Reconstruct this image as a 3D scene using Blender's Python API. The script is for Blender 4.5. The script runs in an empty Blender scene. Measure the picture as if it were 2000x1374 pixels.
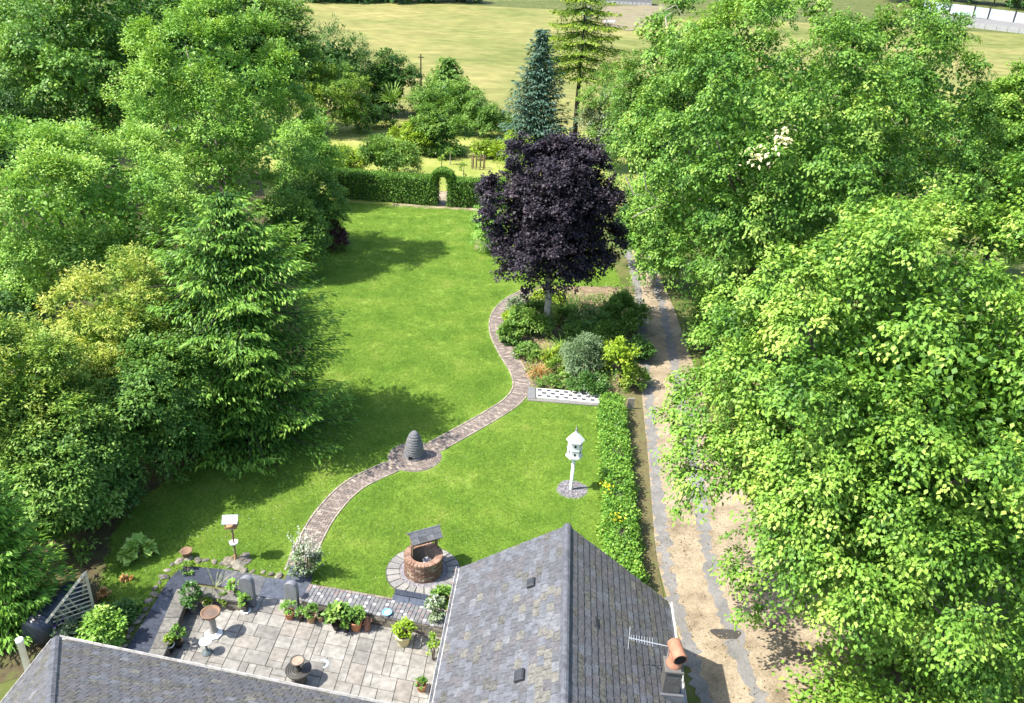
import bpy, math, random
import numpy as np
from mathutils import Vector, Matrix

# ------------------------------------------------------------------ camera, sky, sun, exposure
scene = bpy.context.scene
F, TH, RO, CH = 1550.0, math.radians(25.5), math.radians(3.0), 17.0     # focal (px of 2000), pitch, roll, height
cf = np.array([0, math.cos(TH), -math.sin(TH)])
u0 = np.array([0, math.sin(TH), math.cos(TH)])
cr = math.cos(RO)*np.array([1., 0, 0]) + math.sin(RO)*u0
cu = -math.sin(RO)*np.array([1., 0, 0]) + math.cos(RO)*u0
cam = bpy.data.cameras.new('camera'); cam_o = bpy.data.objects.new('camera', cam)
scene.collection.objects.link(cam_o)
cam.sensor_width = 36; cam.lens = F/2000*36; cam.clip_start = .5; cam.clip_end = 4000
M = Matrix(((cr[0], cu[0], -cf[0], 0), (cr[1], cu[1], -cf[1], 0), (cr[2], cu[2], -cf[2], CH), (0, 0, 0, 1)))
cam_o.matrix_world = M
scene.camera = cam_o

SUN_EL, SUN_AZ = math.radians(54), math.radians(195)      # azimuth of the sun, anticlockwise from +X
sd = Vector((math.cos(SUN_EL)*math.cos(SUN_AZ), math.cos(SUN_EL)*math.sin(SUN_AZ), math.sin(SUN_EL)))
w = bpy.data.worlds.new('World'); scene.world = w; w.use_nodes = True
sky = w.node_tree.nodes.new('ShaderNodeTexSky'); sky.sky_type = 'NISHITA'; sky.sun_disc = False
sky.sun_elevation = SUN_EL; sky.sun_rotation = math.pi/2 - SUN_AZ; sky.air_density = 1.0; sky.dust_density = 1.5
bg = w.node_tree.nodes['Background']; bg.inputs['Strength'].default_value = .15
w.node_tree.links.new(sky.outputs[0], bg.inputs[0])
sl = bpy.data.lights.new('sun', 'SUN'); sl.energy = 4.0; sl.angle = math.radians(.5); sl.color = (1, .95, .86)
so = bpy.data.objects.new('sun', sl); scene.collection.objects.link(so)
so.rotation_euler = sd.to_track_quat('Z', 'Y').to_euler(); so.location = sd*200
scene.view_settings.view_transform = 'Standard'; scene.view_settings.look = 'None'
scene.view_settings.exposure = 1.4; scene.view_settings.gamma = 1.0
scene.view_settings.use_curve_mapping = False
scene.render.engine = 'CYCLES'
scene.cycles.max_bounces = 6; scene.cycles.diffuse_bounces = 3; scene.cycles.glossy_bounces = 2
scene.cycles.transmission_bounces = 4; scene.cycles.caustics_reflective = False; scene.cycles.caustics_refractive = False
scene.cycles.use_denoising = True

rng = np.random.default_rng(7); random.seed(7)
R = math.radians

# ------------------------------------------------------------------ where things stand
def terr(x, y):
    """ground height: level garden, a field rising behind it"""
    y = np.asarray(y, float)
    t = np.clip(y-105, 0, 215)
    return np.where(t < 20, .085*t*t/40, .085*(t-10))
def ray(px, py): return cf + cr*(px-1000)/F - cu*(py-687)/F
def G(px, py, z=None):
    """world point seen at a place of the photograph (2000 px wide), at height z or on the ground"""
    d = ray(px, py)
    if z is not None:
        t = (z-CH)/d[2]; p = np.array([0, 0, CH])+t*d
        return p
    t = (0-CH)/d[2] if d[2] < -1e-6 else 1e9
    if t > 0 and t*d[1] < 105: return np.array([0, 0, CH])+t*d
    lo, hi = 60., 900.
    for _ in range(60):
        m = (lo+hi)/2; p = np.array([0, 0, CH])+m*d
        if p[2] > terr(p[0], p[1]): lo = m
        else: hi = m
    return np.array([0, 0, CH])+hi*d
def P(p):
    q = np.asarray(p, float)-[0, 0, CH]; ww = q@cf
    return 1000+F*(q@cr)/ww, 687-F*(q@cu)/ww, ww

# ------------------------------------------------------------------ materials
MATS = {}
def nt_new(name):
    m = bpy.data.materials.new(name); m.use_nodes = True; nt = m.node_tree; nt.nodes.clear()
    return m, nt, (lambda t: nt.nodes.new(t)), (lambda a, b: nt.links.new(a, b))
def ramp(n, cols):
    cr_ = n.color_ramp
    while len(cr_.elements) < len(cols): cr_.elements.new(.5)
    for i, (p, c) in enumerate(cols):
        cr_.elements[i].position = p; cr_.elements[i].color = (*c, 1)
def surf(name, cols, scale=3., rough=.85, bump=.3, bscale=40., bdist=.02, spec=.3, detail=6, obj=False, metal=0., stretch=None, fine=None, trans=0.):
    """noise-coloured surface; cols = ramp stops"""
    if name in MATS: return MATS[name]
    m, nt, N, L = nt_new(name)
    out = N('ShaderNodeOutputMaterial'); b = N('ShaderNodeBsdfPrincipled'); L(b.outputs[0], out.inputs[0])
    tc = N('ShaderNodeNewGeometry') if not obj else N('ShaderNodeTexCoord')
    src = tc.outputs['Position'] if not obj else tc.outputs['Object']
    if stretch:
        mp = N('ShaderNodeMapping'); mp.inputs['Scale'].default_value = stretch[:3]
        if len(stretch) > 3: mp.inputs['Rotation'].default_value = (0, 0, stretch[3])
        L(src, mp.inputs[0]); src = mp.outputs[0]
    n1 = N('ShaderNodeTexNoise'); n1.inputs['Scale'].default_value = scale; n1.inputs['Detail'].default_value = detail
    n1.inputs['Roughness'].default_value = .65; L(src, n1.inputs['Vector'])
    r_ = N('ShaderNodeValToRGB'); ramp(r_, cols); L(n1.outputs[0], r_.inputs[0])
    col = r_.outputs[0]
    if fine:
        n3 = N('ShaderNodeTexNoise'); n3.inputs['Scale'].default_value = fine[0]; n3.inputs['Detail'].default_value = 3; L(src, n3.inputs['Vector'])
        r3 = N('ShaderNodeValToRGB'); ramp(r3, [(.35, (fine[1],)*3), (.65, (fine[2],)*3)]); L(n3.outputs[0], r3.inputs[0])
        mx = N('ShaderNodeMix'); mx.data_type = 'RGBA'; mx.blend_type = 'MULTIPLY'; mx.inputs[0].default_value = 1
        L(col, mx.inputs[6]); L(r3.outputs[0], mx.inputs[7]); col = mx.outputs[2]
    L(col, b.inputs['Base Color'])
    b.inputs['Roughness'].default_value = rough; b.inputs['Specular IOR Level'].default_value = spec; b.inputs['Metallic'].default_value = metal
    if bump:
        n2 = N('ShaderNodeTexNoise'); n2.inputs['Scale'].default_value = bscale; n2.inputs['Detail'].default_value = 4; L(src, n2.inputs['Vector'])
        bp = N('ShaderNodeBump'); bp.inputs['Strength'].default_value = bump; bp.inputs['Distance'].default_value = bdist
        L(n2.outputs[0], bp.inputs['Height']); L(bp.outputs[0], b.inputs['Normal'])
    if trans:
        t = N('ShaderNodeBsdfTranslucent'); ms = N('ShaderNodeMixShader'); ms.inputs[0].default_value = trans
        L(col, t.inputs[0]); L(b.outputs[0], ms.inputs[1]); L(t.outputs[0], ms.inputs[2]); L(ms.outputs[0], out.inputs[0])
    MATS[name] = m; return m
def two(name, c, k=.75, **kw):
    """a plain colour with its own mottling"""
    return surf(name, [(.3, tuple(x*k for x in c)), (.7, tuple(min(1, x*(2-k)) for x in c))], **kw)
def leafm(name, cols, trans=.22, rough=.5, spec=.25, tboost=1.15):
    """leaf: tint attribute picks the shade of green; light passes through"""
    if name in MATS: return MATS[name]
    m, nt, N, L = nt_new(name)
    out = N('ShaderNodeOutputMaterial'); b = N('ShaderNodeBsdfPrincipled'); t = N('ShaderNodeBsdfTranslucent'); mx = N('ShaderNodeMixShader')
    a = N('ShaderNodeAttribute'); a.attribute_name = 'tint'
    r_ = N('ShaderNodeValToRGB'); ramp(r_, [(i/(len(cols)-1), c) for i, c in enumerate(cols)]); L(a.outputs['Fac'], r_.inputs[0])
    L(r_.outputs[0], b.inputs['Base Color'])
    b.inputs['Roughness'].default_value = rough; b.inputs['Specular IOR Level'].default_value = spec
    g = N('ShaderNodeMix'); g.data_type = 'RGBA'; g.blend_type = 'MULTIPLY'; g.inputs[0].default_value = 1
    L(r_.outputs[0], g.inputs[6]); g.inputs[7].default_value = (1.25*tboost, 1.15*tboost, .6*tboost, 1)
    L(g.outputs[2], t.inputs[0]); mx.inputs[0].default_value = trans
    L(b.outputs[0], mx.inputs[1]); L(t.outputs[0], mx.inputs[2]); L(mx.outputs[0], out.inputs[0])
    MATS[name] = m; return m

GRASS = [(.25, (.12, .225, .03)), (.42, (.165, .28, .039)), (.58, (.215, .325, .05)), (.74, (.31, .375, .085))]
lawn_m = surf('lawn_grass', GRASS, scale=.55, rough=.9, bump=.8, bscale=55, bdist=.03, spec=.1, detail=9, fine=(9, .66, .86))
blade_m = surf('grass_blade', GRASS, scale=.55, rough=.7, bump=0, spec=.15, detail=9, fine=(14, .95, 1.5), trans=.4)
rough_m = surf('rough_grass', [(.3, (.05, .075, .018)), (.5, (.09, .11, .03)), (.7, (.16, .14, .06))], scale=.8, bump=.6, spec=.1, detail=8)
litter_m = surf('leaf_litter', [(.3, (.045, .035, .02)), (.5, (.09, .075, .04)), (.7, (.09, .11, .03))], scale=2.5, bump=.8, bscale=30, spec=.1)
orch_m = surf('orchard_grass', [(.3, (.15, .2, .035)), (.5, (.23, .26, .06)), (.7, (.33, .31, .11))], scale=.35, bump=.6, bscale=20, bdist=.05, spec=.1, detail=9, stretch=(1, .6, 1, R(25)))
field_m = surf('field_grass', [(.28, (.09, .12, .03)), (.45, (.165, .175, .055)), (.6, (.235, .215, .08)), (.75, (.31, .265, .115))], scale=.05, bump=.7, bscale=4, bdist=.1, spec=.05, detail=12, stretch=(.7, 1.2, 1, R(-6)), fine=(.5, .82, 1.12))
drive_m = surf('drive_grit', [(.28, (.14, .108, .07)), (.45, (.26, .208, .14)), (.62, (.35, .284, .195)), (.8, (.235, .2, .15))], scale=1.1, bump=.7, bscale=45, bdist=.02, detail=10, fine=(18, .78, 1.12))
rut_m = surf('rut_concrete', [(.3, (.13, .125, .118)), (.6, (.205, .197, .186)), (.8, (.25, .225, .19))], scale=1.6, bump=.5, bscale=40, detail=9, fine=(22, .85, 1.1))
verge_m = surf('verge_straw', [(.3, (.07, .065, .025)), (.5, (.13, .11, .05)), (.7, (.10, .125, .035))], scale=2.2, bump=.9, bscale=25, detail=9, stretch=(3, .8, 1))
soil_m = surf('bed_soil', [(.3, (.11, .075, .045)), (.55, (.24, .175, .11)), (.75, (.33, .25, .17))], scale=2.6, bump=.9, bscale=22, bdist=.05, detail=8)
bark_m = surf('bark', [(.3, (.07, .055, .04)), (.7, (.2, .17, .13))], scale=6, bump=.8, bscale=14, stretch=(1, 1, .25), bdist=.03)
barkg_m = surf('bark_grey', [(.3, (.15, .135, .105)), (.7, (.33, .3, .24))], scale=5, bump=.5, bscale=12, stretch=(1, 1, .3), bdist=.02)
barkd_m = surf('bark_dark', [(.3, (.03, .024, .018)), (.7, (.08, .065, .05))], scale=6, bump=.6, bscale=14)
deadw_m = two('dead_wood', (.3, .27, .22), scale=8, bump=.3)

# ------------------------------------------------------------------ mesh helpers
COL = scene.collection
class MB:
    """collects pieces, then links them as one mesh"""
    def __init__(s): s.v, s.f, s.m = [], [], []
    def add(s, vs, fs, mi=0):
        o = len(s.v); s.v += [tuple(float(c) for c in p) for p in vs]; s.f += [tuple(o+i for i in f) for f in fs]; s.m += [mi]*len(fs)
    def box(s, c, d, rz=0, mi=0, bev=0., M=None, top=1.):
        """box centred at c with sizes d; bev bevels the top edge; top tapers"""
        hx, hy, hz = d[0]/2, d[1]/2, d[2]/2
        if bev:
            lv = [(-hz, 1, 0), (hz-bev, 1, 0), (hz, 1, bev)]
        else: lv = [(-hz, 1, 0), (hz, top, 0)]
        vs = []
        for z, k, b in lv:
            for sx, sy in ((-1, -1), (1, -1), (1, 1), (-1, 1)): vs.append((sx*(hx*k-b), sy*(hy*k-b), z))
        n = len(lv); fs = [(3, 2, 1, 0), tuple(range(4*(n-1), 4*n))]
        for l in range(n-1):
            for i in range(4): j = (i+1) % 4; fs.append((4*l+i, 4*l+j, 4*l+4+j, 4*l+4+i))
        ca, sa = math.cos(rz), math.sin(rz)
        out = []
        for x, y, z in vs:
            if M is not None: q = M @ Vector((x, y, z)); out.append((q[0]+c[0], q[1]+c[1], q[2]+c[2]))
            else: out.append((c[0]+x*ca-y*sa, c[1]+x*sa+y*ca, c[2]+z))
        s.add(out, fs, mi); return s
    def lathe(s, prof, c=(0, 0, 0), n=20, mi=0, cap=True, sq=1.):
        vs = []
        for r_, z in prof:
            for i in range(n):
                a = 2*math.pi*i/n; vs.append((c[0]+r_*math.cos(a), c[1]+r_*math.sin(a)*sq, c[2]+z))
        fs = []
        for l in range(len(prof)-1):
            for i in range(n): j = (i+1) % n; fs.append((l*n+i, l*n+j, l*n+n+j, l*n+n+i))
        if cap: fs.append(tuple(range((len(prof)-1)*n, len(prof)*n)))
        s.add(vs, fs, mi); return s
    def tube(s, pts, rad, n=7, mi=0):
        pts = [Vector(p) for p in pts]; rad = rad if hasattr(rad, '__len__') else [rad]*len(pts)
        vs = []; ref = Vector((.31, .17, .93))
        for i, p in enumerate(pts):
            d = (pts[min(i+1, len(pts)-1)]-pts[max(i-1, 0)])
            d = d.normalized() if d.length > 1e-9 else Vector((0, 0, 1))
            rf = ref if abs(d.dot(ref)) < .93 else Vector((1, 0, 0))
            a = d.cross(rf).normalized(); b = d.cross(a)
            for k in range(n):
                t = 2*math.pi*k/n; vs.append(p+a*(rad[i]*math.cos(t))+b*(rad[i]*math.sin(t)))
        fs = []
        for l in range(len(pts)-1):
            for i in range(n): j = (i+1) % n; fs.append((l*n+i, l*n+j, l*n+n+j, l*n+n+i))
        fs.append(tuple(range(n-1, -1, -1))); fs.append(tuple(range((len(pts)-1)*n, len(pts)*n)))
        s.add(vs, fs, mi); return s
    def poly(s, pts, h=0., mi=0):
        """flat polygon, or a slab of thickness h hanging below it"""
        n = len(pts); a = sum(pts[i][0]*pts[(i+1) % n][1]-pts[(i+1) % n][0]*pts[i][1] for i in range(n))
        if a < 0: pts = pts[::-1]
        vs = [tuple(p) for p in pts]; fs = [tuple(range(n))]
        if h:
            vs += [(p[0], p[1], p[2]-h) for p in pts]
            fs += [(i, i+n, (i+1) % n+n, (i+1) % n) for i in range(n)]
        s.add(vs, fs, mi); return s
    def mesh(s, name, mats):
        me = bpy.data.meshes.new(name); me.from_pydata(s.v, [], s.f)
        for m in (mats if isinstance(mats, (list, tuple)) else [mats]): me.materials.append(m)
        if any(s.m): me.polygons.foreach_set('material_index', s.m)
        me.update(); return me
    def build(s, name, mats, parent=None, smooth=False, **kw):
        me = s.mesh(name, mats)
        if smooth: me.polygons.foreach_set('use_smooth', [True]*len(me.polygons))
        return link(name, me, parent, **kw)
def link(name, me, parent=None, label=None, cat=None, group=None, kind=None, loc=None, rz=0):
    o = bpy.data.objects.new(name, me); COL.objects.link(o)
    if parent is not None: o.parent = parent
    if label: o['label'] = label
    if cat: o['category'] = cat
    if group: o['group'] = group
    if kind: o['kind'] = kind
    if loc is not None: o.location = loc
    if rz: o.rotation_euler = (0, 0, rz)
    return o
def thing(name, label, cat, loc=(0, 0, 0), rz=0, group=None):
    return link(name, None, None, label, cat, group, loc=tuple(float(c) for c in loc), rz=rz)

def nrm(a): return a/np.maximum(np.linalg.norm(a, axis=-1, keepdims=True), 1e-9)
NTRI = [0]
def leaves(name, Pt, D, N, Ln, Wd, tint, mat, parent=None, fold=.12, **kw):
    """one mesh of many separate leaves: Pt base, D along, N face normal"""
    n = len(Pt); D = nrm(D); S = nrm(np.cross(D, N)); N = np.cross(S, D)
    Ln = np.broadcast_to(np.asarray(Ln, float), (n,))[:, None]; Wd = np.broadcast_to(np.asarray(Wd, float), (n,))[:, None]
    V = np.empty((n, 4, 3), np.float32)
    V[:, 0] = Pt; V[:, 1] = Pt+D*Ln*.45+S*Wd*.5+N*Ln*fold; V[:, 2] = Pt+D*Ln-N*Ln*.08; V[:, 3] = Pt+D*Ln*.45-S*Wd*.5+N*Ln*fold
    me = bpy.data.meshes.new(name); me.vertices.add(4*n); me.vertices.foreach_set('co', V.ravel())
    me.loops.add(4*n); me.loops.foreach_set('vertex_index', np.arange(4*n, dtype=np.int32))
    me.polygons.add(n); me.polygons.foreach_set('loop_start', np.arange(0, 4*n, 4, dtype=np.int32))
    at = me.attributes.new('tint', 'FLOAT', 'FACE'); at.data.foreach_set('value', np.clip(tint, 0, 1).astype(np.float32))
    me.materials.append(mat); me.update(); NTRI[0] += 2*n
    return link(name, me, parent, **kw)
def sphere_dirs(n): return nrm(rng.normal(size=(n, 3)))

def lump(d, k, seed):
    """smooth direction noise, about -1..1"""
    g = np.random.default_rng(seed); o = 0
    for i in range(7):
        v = g.normal(size=3)*k; o = o+np.sin(d@v+g.uniform(0, 6.28))
    return o/2.6
def crown_points(C, ax, nl, ncl, up=.35, lobe=(.3, .45), deep=.5, face=None, lumps=.13):
    """cluster centres on the lobes of a crown, with outward directions"""
    C = np.asarray(C, float); ax = np.asarray(ax, float); sd_ = int(rng.integers(1 << 30))
    k = np.arange(nl)+.5; zz = 1-1.8*k/nl; ph = k*2.39996+rng.uniform(0, 1.2, nl)
    d = np.stack([np.sqrt(1-zz**2)*np.cos(ph), np.sqrt(1-zz**2)*np.sin(ph), zz], 1); d = nrm(d+rng.normal(0, .12, (nl, 3)))
    lr = rng.uniform(*lobe, nl)
    ext = (1+lumps*lump(d, 2.6, sd_))*rng.uniform(.84, 1.1, nl)
    lc = d*np.maximum(.2, ext-lr*.9)[:, None]
    i = rng.choice(nl, int(ncl*3.4), p=lr**2/np.sum(lr**2))
    o = nrm(sphere_dirs(len(i))+d[i]*.85+np.array([0, 0, up]))
    q = lc[i]+o*(lr[i]*(1+.16*lump(o+i[:, None]*1.7, 4., sd_+1)))[:, None]*rng.uniform(.8, 1.08, (len(i), 1))
    keep = (np.linalg.norm(q, axis=1) > deep) & ((o[:, 2] > -.12) | (rng.uniform(0, 1, len(q)) < .3))
    if face is not None: keep &= (q@nrm(np.asarray(face)) > -.25) | (rng.uniform(0, 1, len(q)) < .25)      # the far side is thinner
    q, o, i = q[keep][:ncl], o[keep][:ncl], i[keep][:ncl]
    return C+q*ax, nrm(o/ax*ax.mean()), rng.normal(0, .09, nl)[i], C+lc*ax
def leaf_cloud(c, o, tl, lpc, cr_, ln, wd, droop=.4, flat=.6, tbase=.45, spread=1., tip=.25):
    """sprays of leaves: each spray runs outward from its centre and hangs by droop"""
    n = len(c); k = np.repeat(np.arange(n), lpc); m = len(k)
    ax_ = o+rng.normal(size=(n, 3))*.35; ax_[:, 2] -= droop*.45; ax_ = nrm(ax_)
    sd2 = nrm(np.cross(ax_, np.array([.02, .01, 1.]))); nn_ = np.cross(sd2, ax_)
    cs = (cr_*rng.uniform(.65, 1.4, n))[k]
    al = rng.beta(1.6, 1.3, m)*2-.8; la = rng.normal(0, .38, m)*(1.15-.45*np.abs(al)); th = rng.normal(0, .16, m)*flat/.6
    p = c[k]+(ax_[k]*al[:, None]+sd2[k]*la[:, None]*spread+nn_[k]*th[:, None])*cs[:, None]
    p[:, 2] -= droop*cs*.35*(np.clip(al, 0, 2)**2+2.*la**2)
    D = ax_[k]*.8+sd2[k]*(np.sign(la)*.7)[:, None]+rng.normal(size=(m, 3))*.5; D[:, 2] -= droop*.9
    N = np.array([0, 0, .7])+nn_[k]*.5+o[k]*.35+rng.normal(size=(m, 3))*.34
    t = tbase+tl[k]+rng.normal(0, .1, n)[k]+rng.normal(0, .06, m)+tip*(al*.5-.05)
    return p, D, N, ln*rng.uniform(.7, 1.25, m), wd*rng.uniform(.75, 1.2, m), t
def limbs(mb, base, h, r0, targets, lean=(0, 0), frac=.62, mi=0):
    """tapering trunk with limbs reaching into the crown"""
    b = Vector([float(c) for c in base]); top = b+Vector((lean[0], lean[1], h*frac))
    pts = [b-Vector((0, 0, .15))]+[b.lerp(top, t)+Vector((math.sin(t*7)*r0*.4, math.cos(t*5)*r0*.4, 0)) for t in (.08, .3, .55, .8, 1)]
    mb.tube(pts, [r0*1.35, r0*1.02, r0*.88, r0*.72, r0*.5, r0*.28], 9, mi)
    for tg in targets:
        tg = Vector([float(c) for c in tg]); t = random.uniform(.35, .9)
        s = b.lerp(top, t); mid = s.lerp(tg, .5)+Vector((0, 0, -.06*(tg-s).length+random.uniform(-.2, .3)))
        mb.tube([s, mid, s.lerp(tg, .97)], [r0*.38, r0*.22, r0*.05+.01], 5, mi)

def stand(uc, vb, vt, zmid=.5, off=0):
    """foot and height of a tree whose crown centre sits at column uc, foot at row vb, tip at row vt"""
    ub = uc
    for _ in range(12):
        b = G(ub, vb); h = 8.
        for _ in range(25):
            h += (P(b+[0, 0, h])[1]-vt)/F*P(b)[2]*.9
        ub += uc-P(b+[0, 0, h*zmid])[0]
    return b, h
TREES = {}
def tree(uc, vb, vt, wpx, label, mat, n, ln=.16, wd=None, z0=.25, depth=1., nl=26, cr_=.55, droop=.4, flat=.6, lpc=48, bark=None, r0=None,
         tbase=.45, tip=.25, name='broadleaf_tree', cat='tree', group=None, lobe=(.22, .34), deep=.5, up=.35, fill=.16, spread=1., frac=.62, lumps=.13):
    n = int(n*.9); b, h = stand(uc, vb, vt, .5+z0/2)
    rx = wpx/2*P(b+[0, 0, h*.5])[2]/F
    b[2] = terr(b[0], b[1])
    t = thing(name, label, cat, b, group=group)
    ax = (rx, rx*depth, h*(1-z0)/2); C = (0, 0, h*(1+z0)/2)
    nc = max(20, int(n*(1-fill)/lpc)); nl = int(nl*1.5) if nl < 35 else nl
    c, o, tl, lc = crown_points(C, ax, nl, nc, up, lobe, deep, np.array([0, 0, CH])-b-np.array(C), lumps)
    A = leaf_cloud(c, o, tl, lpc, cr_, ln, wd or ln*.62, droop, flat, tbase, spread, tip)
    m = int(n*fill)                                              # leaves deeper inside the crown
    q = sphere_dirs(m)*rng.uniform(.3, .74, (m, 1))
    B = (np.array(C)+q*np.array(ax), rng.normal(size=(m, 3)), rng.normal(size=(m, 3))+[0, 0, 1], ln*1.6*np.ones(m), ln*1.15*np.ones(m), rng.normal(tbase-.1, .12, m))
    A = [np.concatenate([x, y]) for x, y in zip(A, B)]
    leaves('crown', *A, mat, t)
    mb = MB(); sel = rng.choice(len(lc), min(10, len(lc)), replace=False)
    limbs(mb, (0, 0, 0), h, r0 or max(.07, h*.022), lc[sel]*.97, frac=frac); mb.build('trunk', bark or bark_m, t, True)
    TREES[label] = (t, A[0]+b)
    return t
def conifer(uc, vb, vt, wpx, label, mat, nb, ln=.2, wd=.06, z0=.02, sag=.35, lift=.25, pw=.8, dens=1., bark=None, name='conifer_tree', group=None,
            hang=.5, side=.38, tbase=.35, tip=.45, flatten=.25, plates=0, step=.16, per=7, rpow=1., r0=None, rnd=0, jit=.12, wild=0.):
    """tiers of branches with side sprays of needles"""
    b, h = stand(uc, vb, vt, .4); rx = wpx/2*P(b+[0, 0, h*.35])[2]/F
    b[2] = terr(b[0], b[1])
    t = thing(name, label, 'tree', b, group=group)
    tr = MB(); tr.tube([(0, 0, -.1), (0, 0, h*.3), (0.04, .03, h*.7), (0, 0, h)], [r0 or h*.022, (r0 or h*.022)*.75, (r0 or h*.022)*.4, .02], 8)
    PP, DD, NN, TT = [], [], [], []
    for i in range(nb):
        f = (i+.5)/nb; z = h*(z0+(1-z0)*(1-(1-f)**rpow if rpow != 1 else f))
        if plates: z = h*z0+(round((z-h*z0)/(h*(1-z0))*plates)+rng.uniform(-jit, jit))/plates*h*(1-z0)
        z = min(z, h*.985)
        a = i*2.39996+rng.uniform(-.4, .4)
        fz = (z-h*z0)/(h*(1-z0)); L_ = rx*(max(.06, 1-fz)**pw if not rnd else max(.03, 1-fz**rnd)**pw)*rng.uniform(.72-wild, 1.12)
        d = np.array([math.cos(a), math.sin(a), 0]); sdv = np.array([-d[1], d[0], 0])
        ns = max(3, int(L_/step*dens)); tt = np.linspace(.08, 1, ns)
        bp = d*(L_*tt)[:, None]; bp[:, 2] = z-sag*L_*tt**1.25+lift*L_*tt**3
        if i % 2 == 0 and L_ > .5 and fz < .8: tr.tube([(0, 0, z), tuple(bp[ns//2]), tuple(bp[-1])], [.03+.012*L_, .02, .008], 4)
        wdt = side*L_*np.sin(np.pi*np.clip(tt*.82+.12, 0, 1))**.8+.05
        k = np.repeat(np.arange(ns), per); m = len(k)
        s = rng.uniform(-1, 1, m)
        p = bp[k]+sdv*(s*wdt[k])[:, None]+d*(rng.uniform(-.5, .5, m)*step-.25*np.abs(s)*wdt[k])[:, None]
        p[:, 2] -= hang*np.abs(s)**1.5*wdt[k]+rng.uniform(0, flatten, m)*wdt[k]
        D = d*(.7+.3*tt[k])[:, None]+sdv*(s*.9)[:, None]+rng.normal(size=(m, 3))*.25; D[:, 2] += -hang*.9*np.abs(s)-.15+.35*lift*tt[k]
        N = np.array([0, 0, 1.])+d*.25+rng.normal(size=(m, 3))*.4
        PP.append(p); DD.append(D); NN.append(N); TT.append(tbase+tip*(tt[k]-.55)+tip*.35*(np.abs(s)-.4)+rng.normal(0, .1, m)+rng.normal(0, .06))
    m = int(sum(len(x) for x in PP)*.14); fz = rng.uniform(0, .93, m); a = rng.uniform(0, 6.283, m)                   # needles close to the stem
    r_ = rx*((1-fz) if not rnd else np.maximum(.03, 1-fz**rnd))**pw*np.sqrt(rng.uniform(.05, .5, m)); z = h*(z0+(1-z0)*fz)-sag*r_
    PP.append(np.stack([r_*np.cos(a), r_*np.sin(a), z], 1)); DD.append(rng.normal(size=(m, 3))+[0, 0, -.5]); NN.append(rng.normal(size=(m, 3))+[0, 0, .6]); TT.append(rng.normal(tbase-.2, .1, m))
    p, D, N, tt = (np.concatenate(x) for x in (PP, DD, NN, TT)); m = len(p)
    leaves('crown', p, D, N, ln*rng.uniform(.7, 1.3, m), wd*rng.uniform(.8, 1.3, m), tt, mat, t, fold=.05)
    tr.build('trunk', bark or barkd_m, t, True); TREES[label] = (t, p+b)
    return t
def bush_arrays(rx, ry, h, n, ln, wd, cr_=.16, droop=.2, lpc=22, tbase=.45, tip=.25, nl=9):
    c, o, tl, lc = crown_points((0, 0, h*.5), (rx, ry, h*.52), nl, max(8, n//lpc), .5, (.35, .55), .3)
    c[:, 2] = np.maximum(c[:, 2], .06)
    A = leaf_cloud(c, o, tl, lpc, cr_, ln, wd, droop, .7, tbase, 1., tip); A[0][:, 2] = np.maximum(A[0][:, 2], .015)
    return A
def shrub(u, v, wpx, hpx, label, mat, n=1500, ln=.1, wd=None, name='shrub', cat='shrub', group=None, depth=1., z=None, cr_=None, flowers=None, nf=0, **kw):
    b = G(u, v, z); pm = P(b)[2]/F; rx = wpx/2*pm; dep = math.asin(min(1, CH/np.linalg.norm(b-[0, 0, CH])))
    h = max(.12, (hpx*pm-rx*math.sin(dep)*.55)/math.cos(dep)) if kw.pop('hm', None) is None else hpx
    t = thing(name, label, cat, b, group=group)
    kw.setdefault('tbase', .52)
    A = bush_arrays(rx, rx*depth, h, int(n*1.9), ln*1.25, (wd or ln*.6)*1.3, cr_ or rx*.3, **kw)
    leaves('foliage', *A, mat, t)
    mb = MB()
    for i in range(5):
        a = i*1.3; mb.tube([(0, 0, -.03), (.3*rx*math.cos(a), .3*rx*math.sin(a), h*.4), (.6*rx*math.cos(a), .6*rx*math.sin(a), h*.75)], [.022, .014, .006], 5)
    mb.build('stem', bark_m, t)
    if flowers:
        d = sphere_dirs(nf); d[:, 2] = np.abs(d[:, 2]); q = d*np.array([rx, rx*depth, h*.55])*1.02+[0, 0, h*.5]
        leaves('flower', q, rng.normal(size=(nf, 3)), np.array([0, 0, 1.])+rng.normal(size=(nf, 3))*.3, .07, .07, np.full(nf, .6), flowers, t, kind='stuff')
    return t
def blade_arrays(n, L_, wd, droop, spread=1., base=.08):
    """arching strap leaves, three pieces each"""
    a = rng.uniform(0, 2*np.pi, n); e = rng.uniform(.25, 1.35, n)*1.; ll = L_*rng.uniform(.6, 1.1, n)
    d = np.stack([np.cos(a)*np.cos(e)*spread, np.sin(a)*np.cos(e)*spread, np.sin(e)], 1)
    p = np.stack([np.cos(a), np.sin(a), 0*a], 1)*base*rng.uniform(0, 1, (n, 1)); out = []
    t = rng.uniform(.2, .8, n)
    for k in range(3):
        s = np.array([0, 0, 1.])-d*d[:, 2:3]
        out.append((p, d, s+1e-3, ll*.42, wd*(1-.22*k)*np.ones(n), t+.1*k))
        p = p+d*(ll*.33)[:, None]; d = nrm(d+np.array([0, 0, -droop]))
    return [np.concatenate(x) for x in zip(*out)]
def strappy(u, v, L_, label, mat, n=60, wd=.05, droop=.55, name='strappy_plant', cat='plant', z=None, group=None):
    b = G(u, v, z); t = link(name, None, None, label, cat, group, loc=tuple(b)); A = blade_arrays(n, L_, wd, droop)
    leaves('leaf_tuft', *A, mat, t, fold=.02); return t
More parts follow.
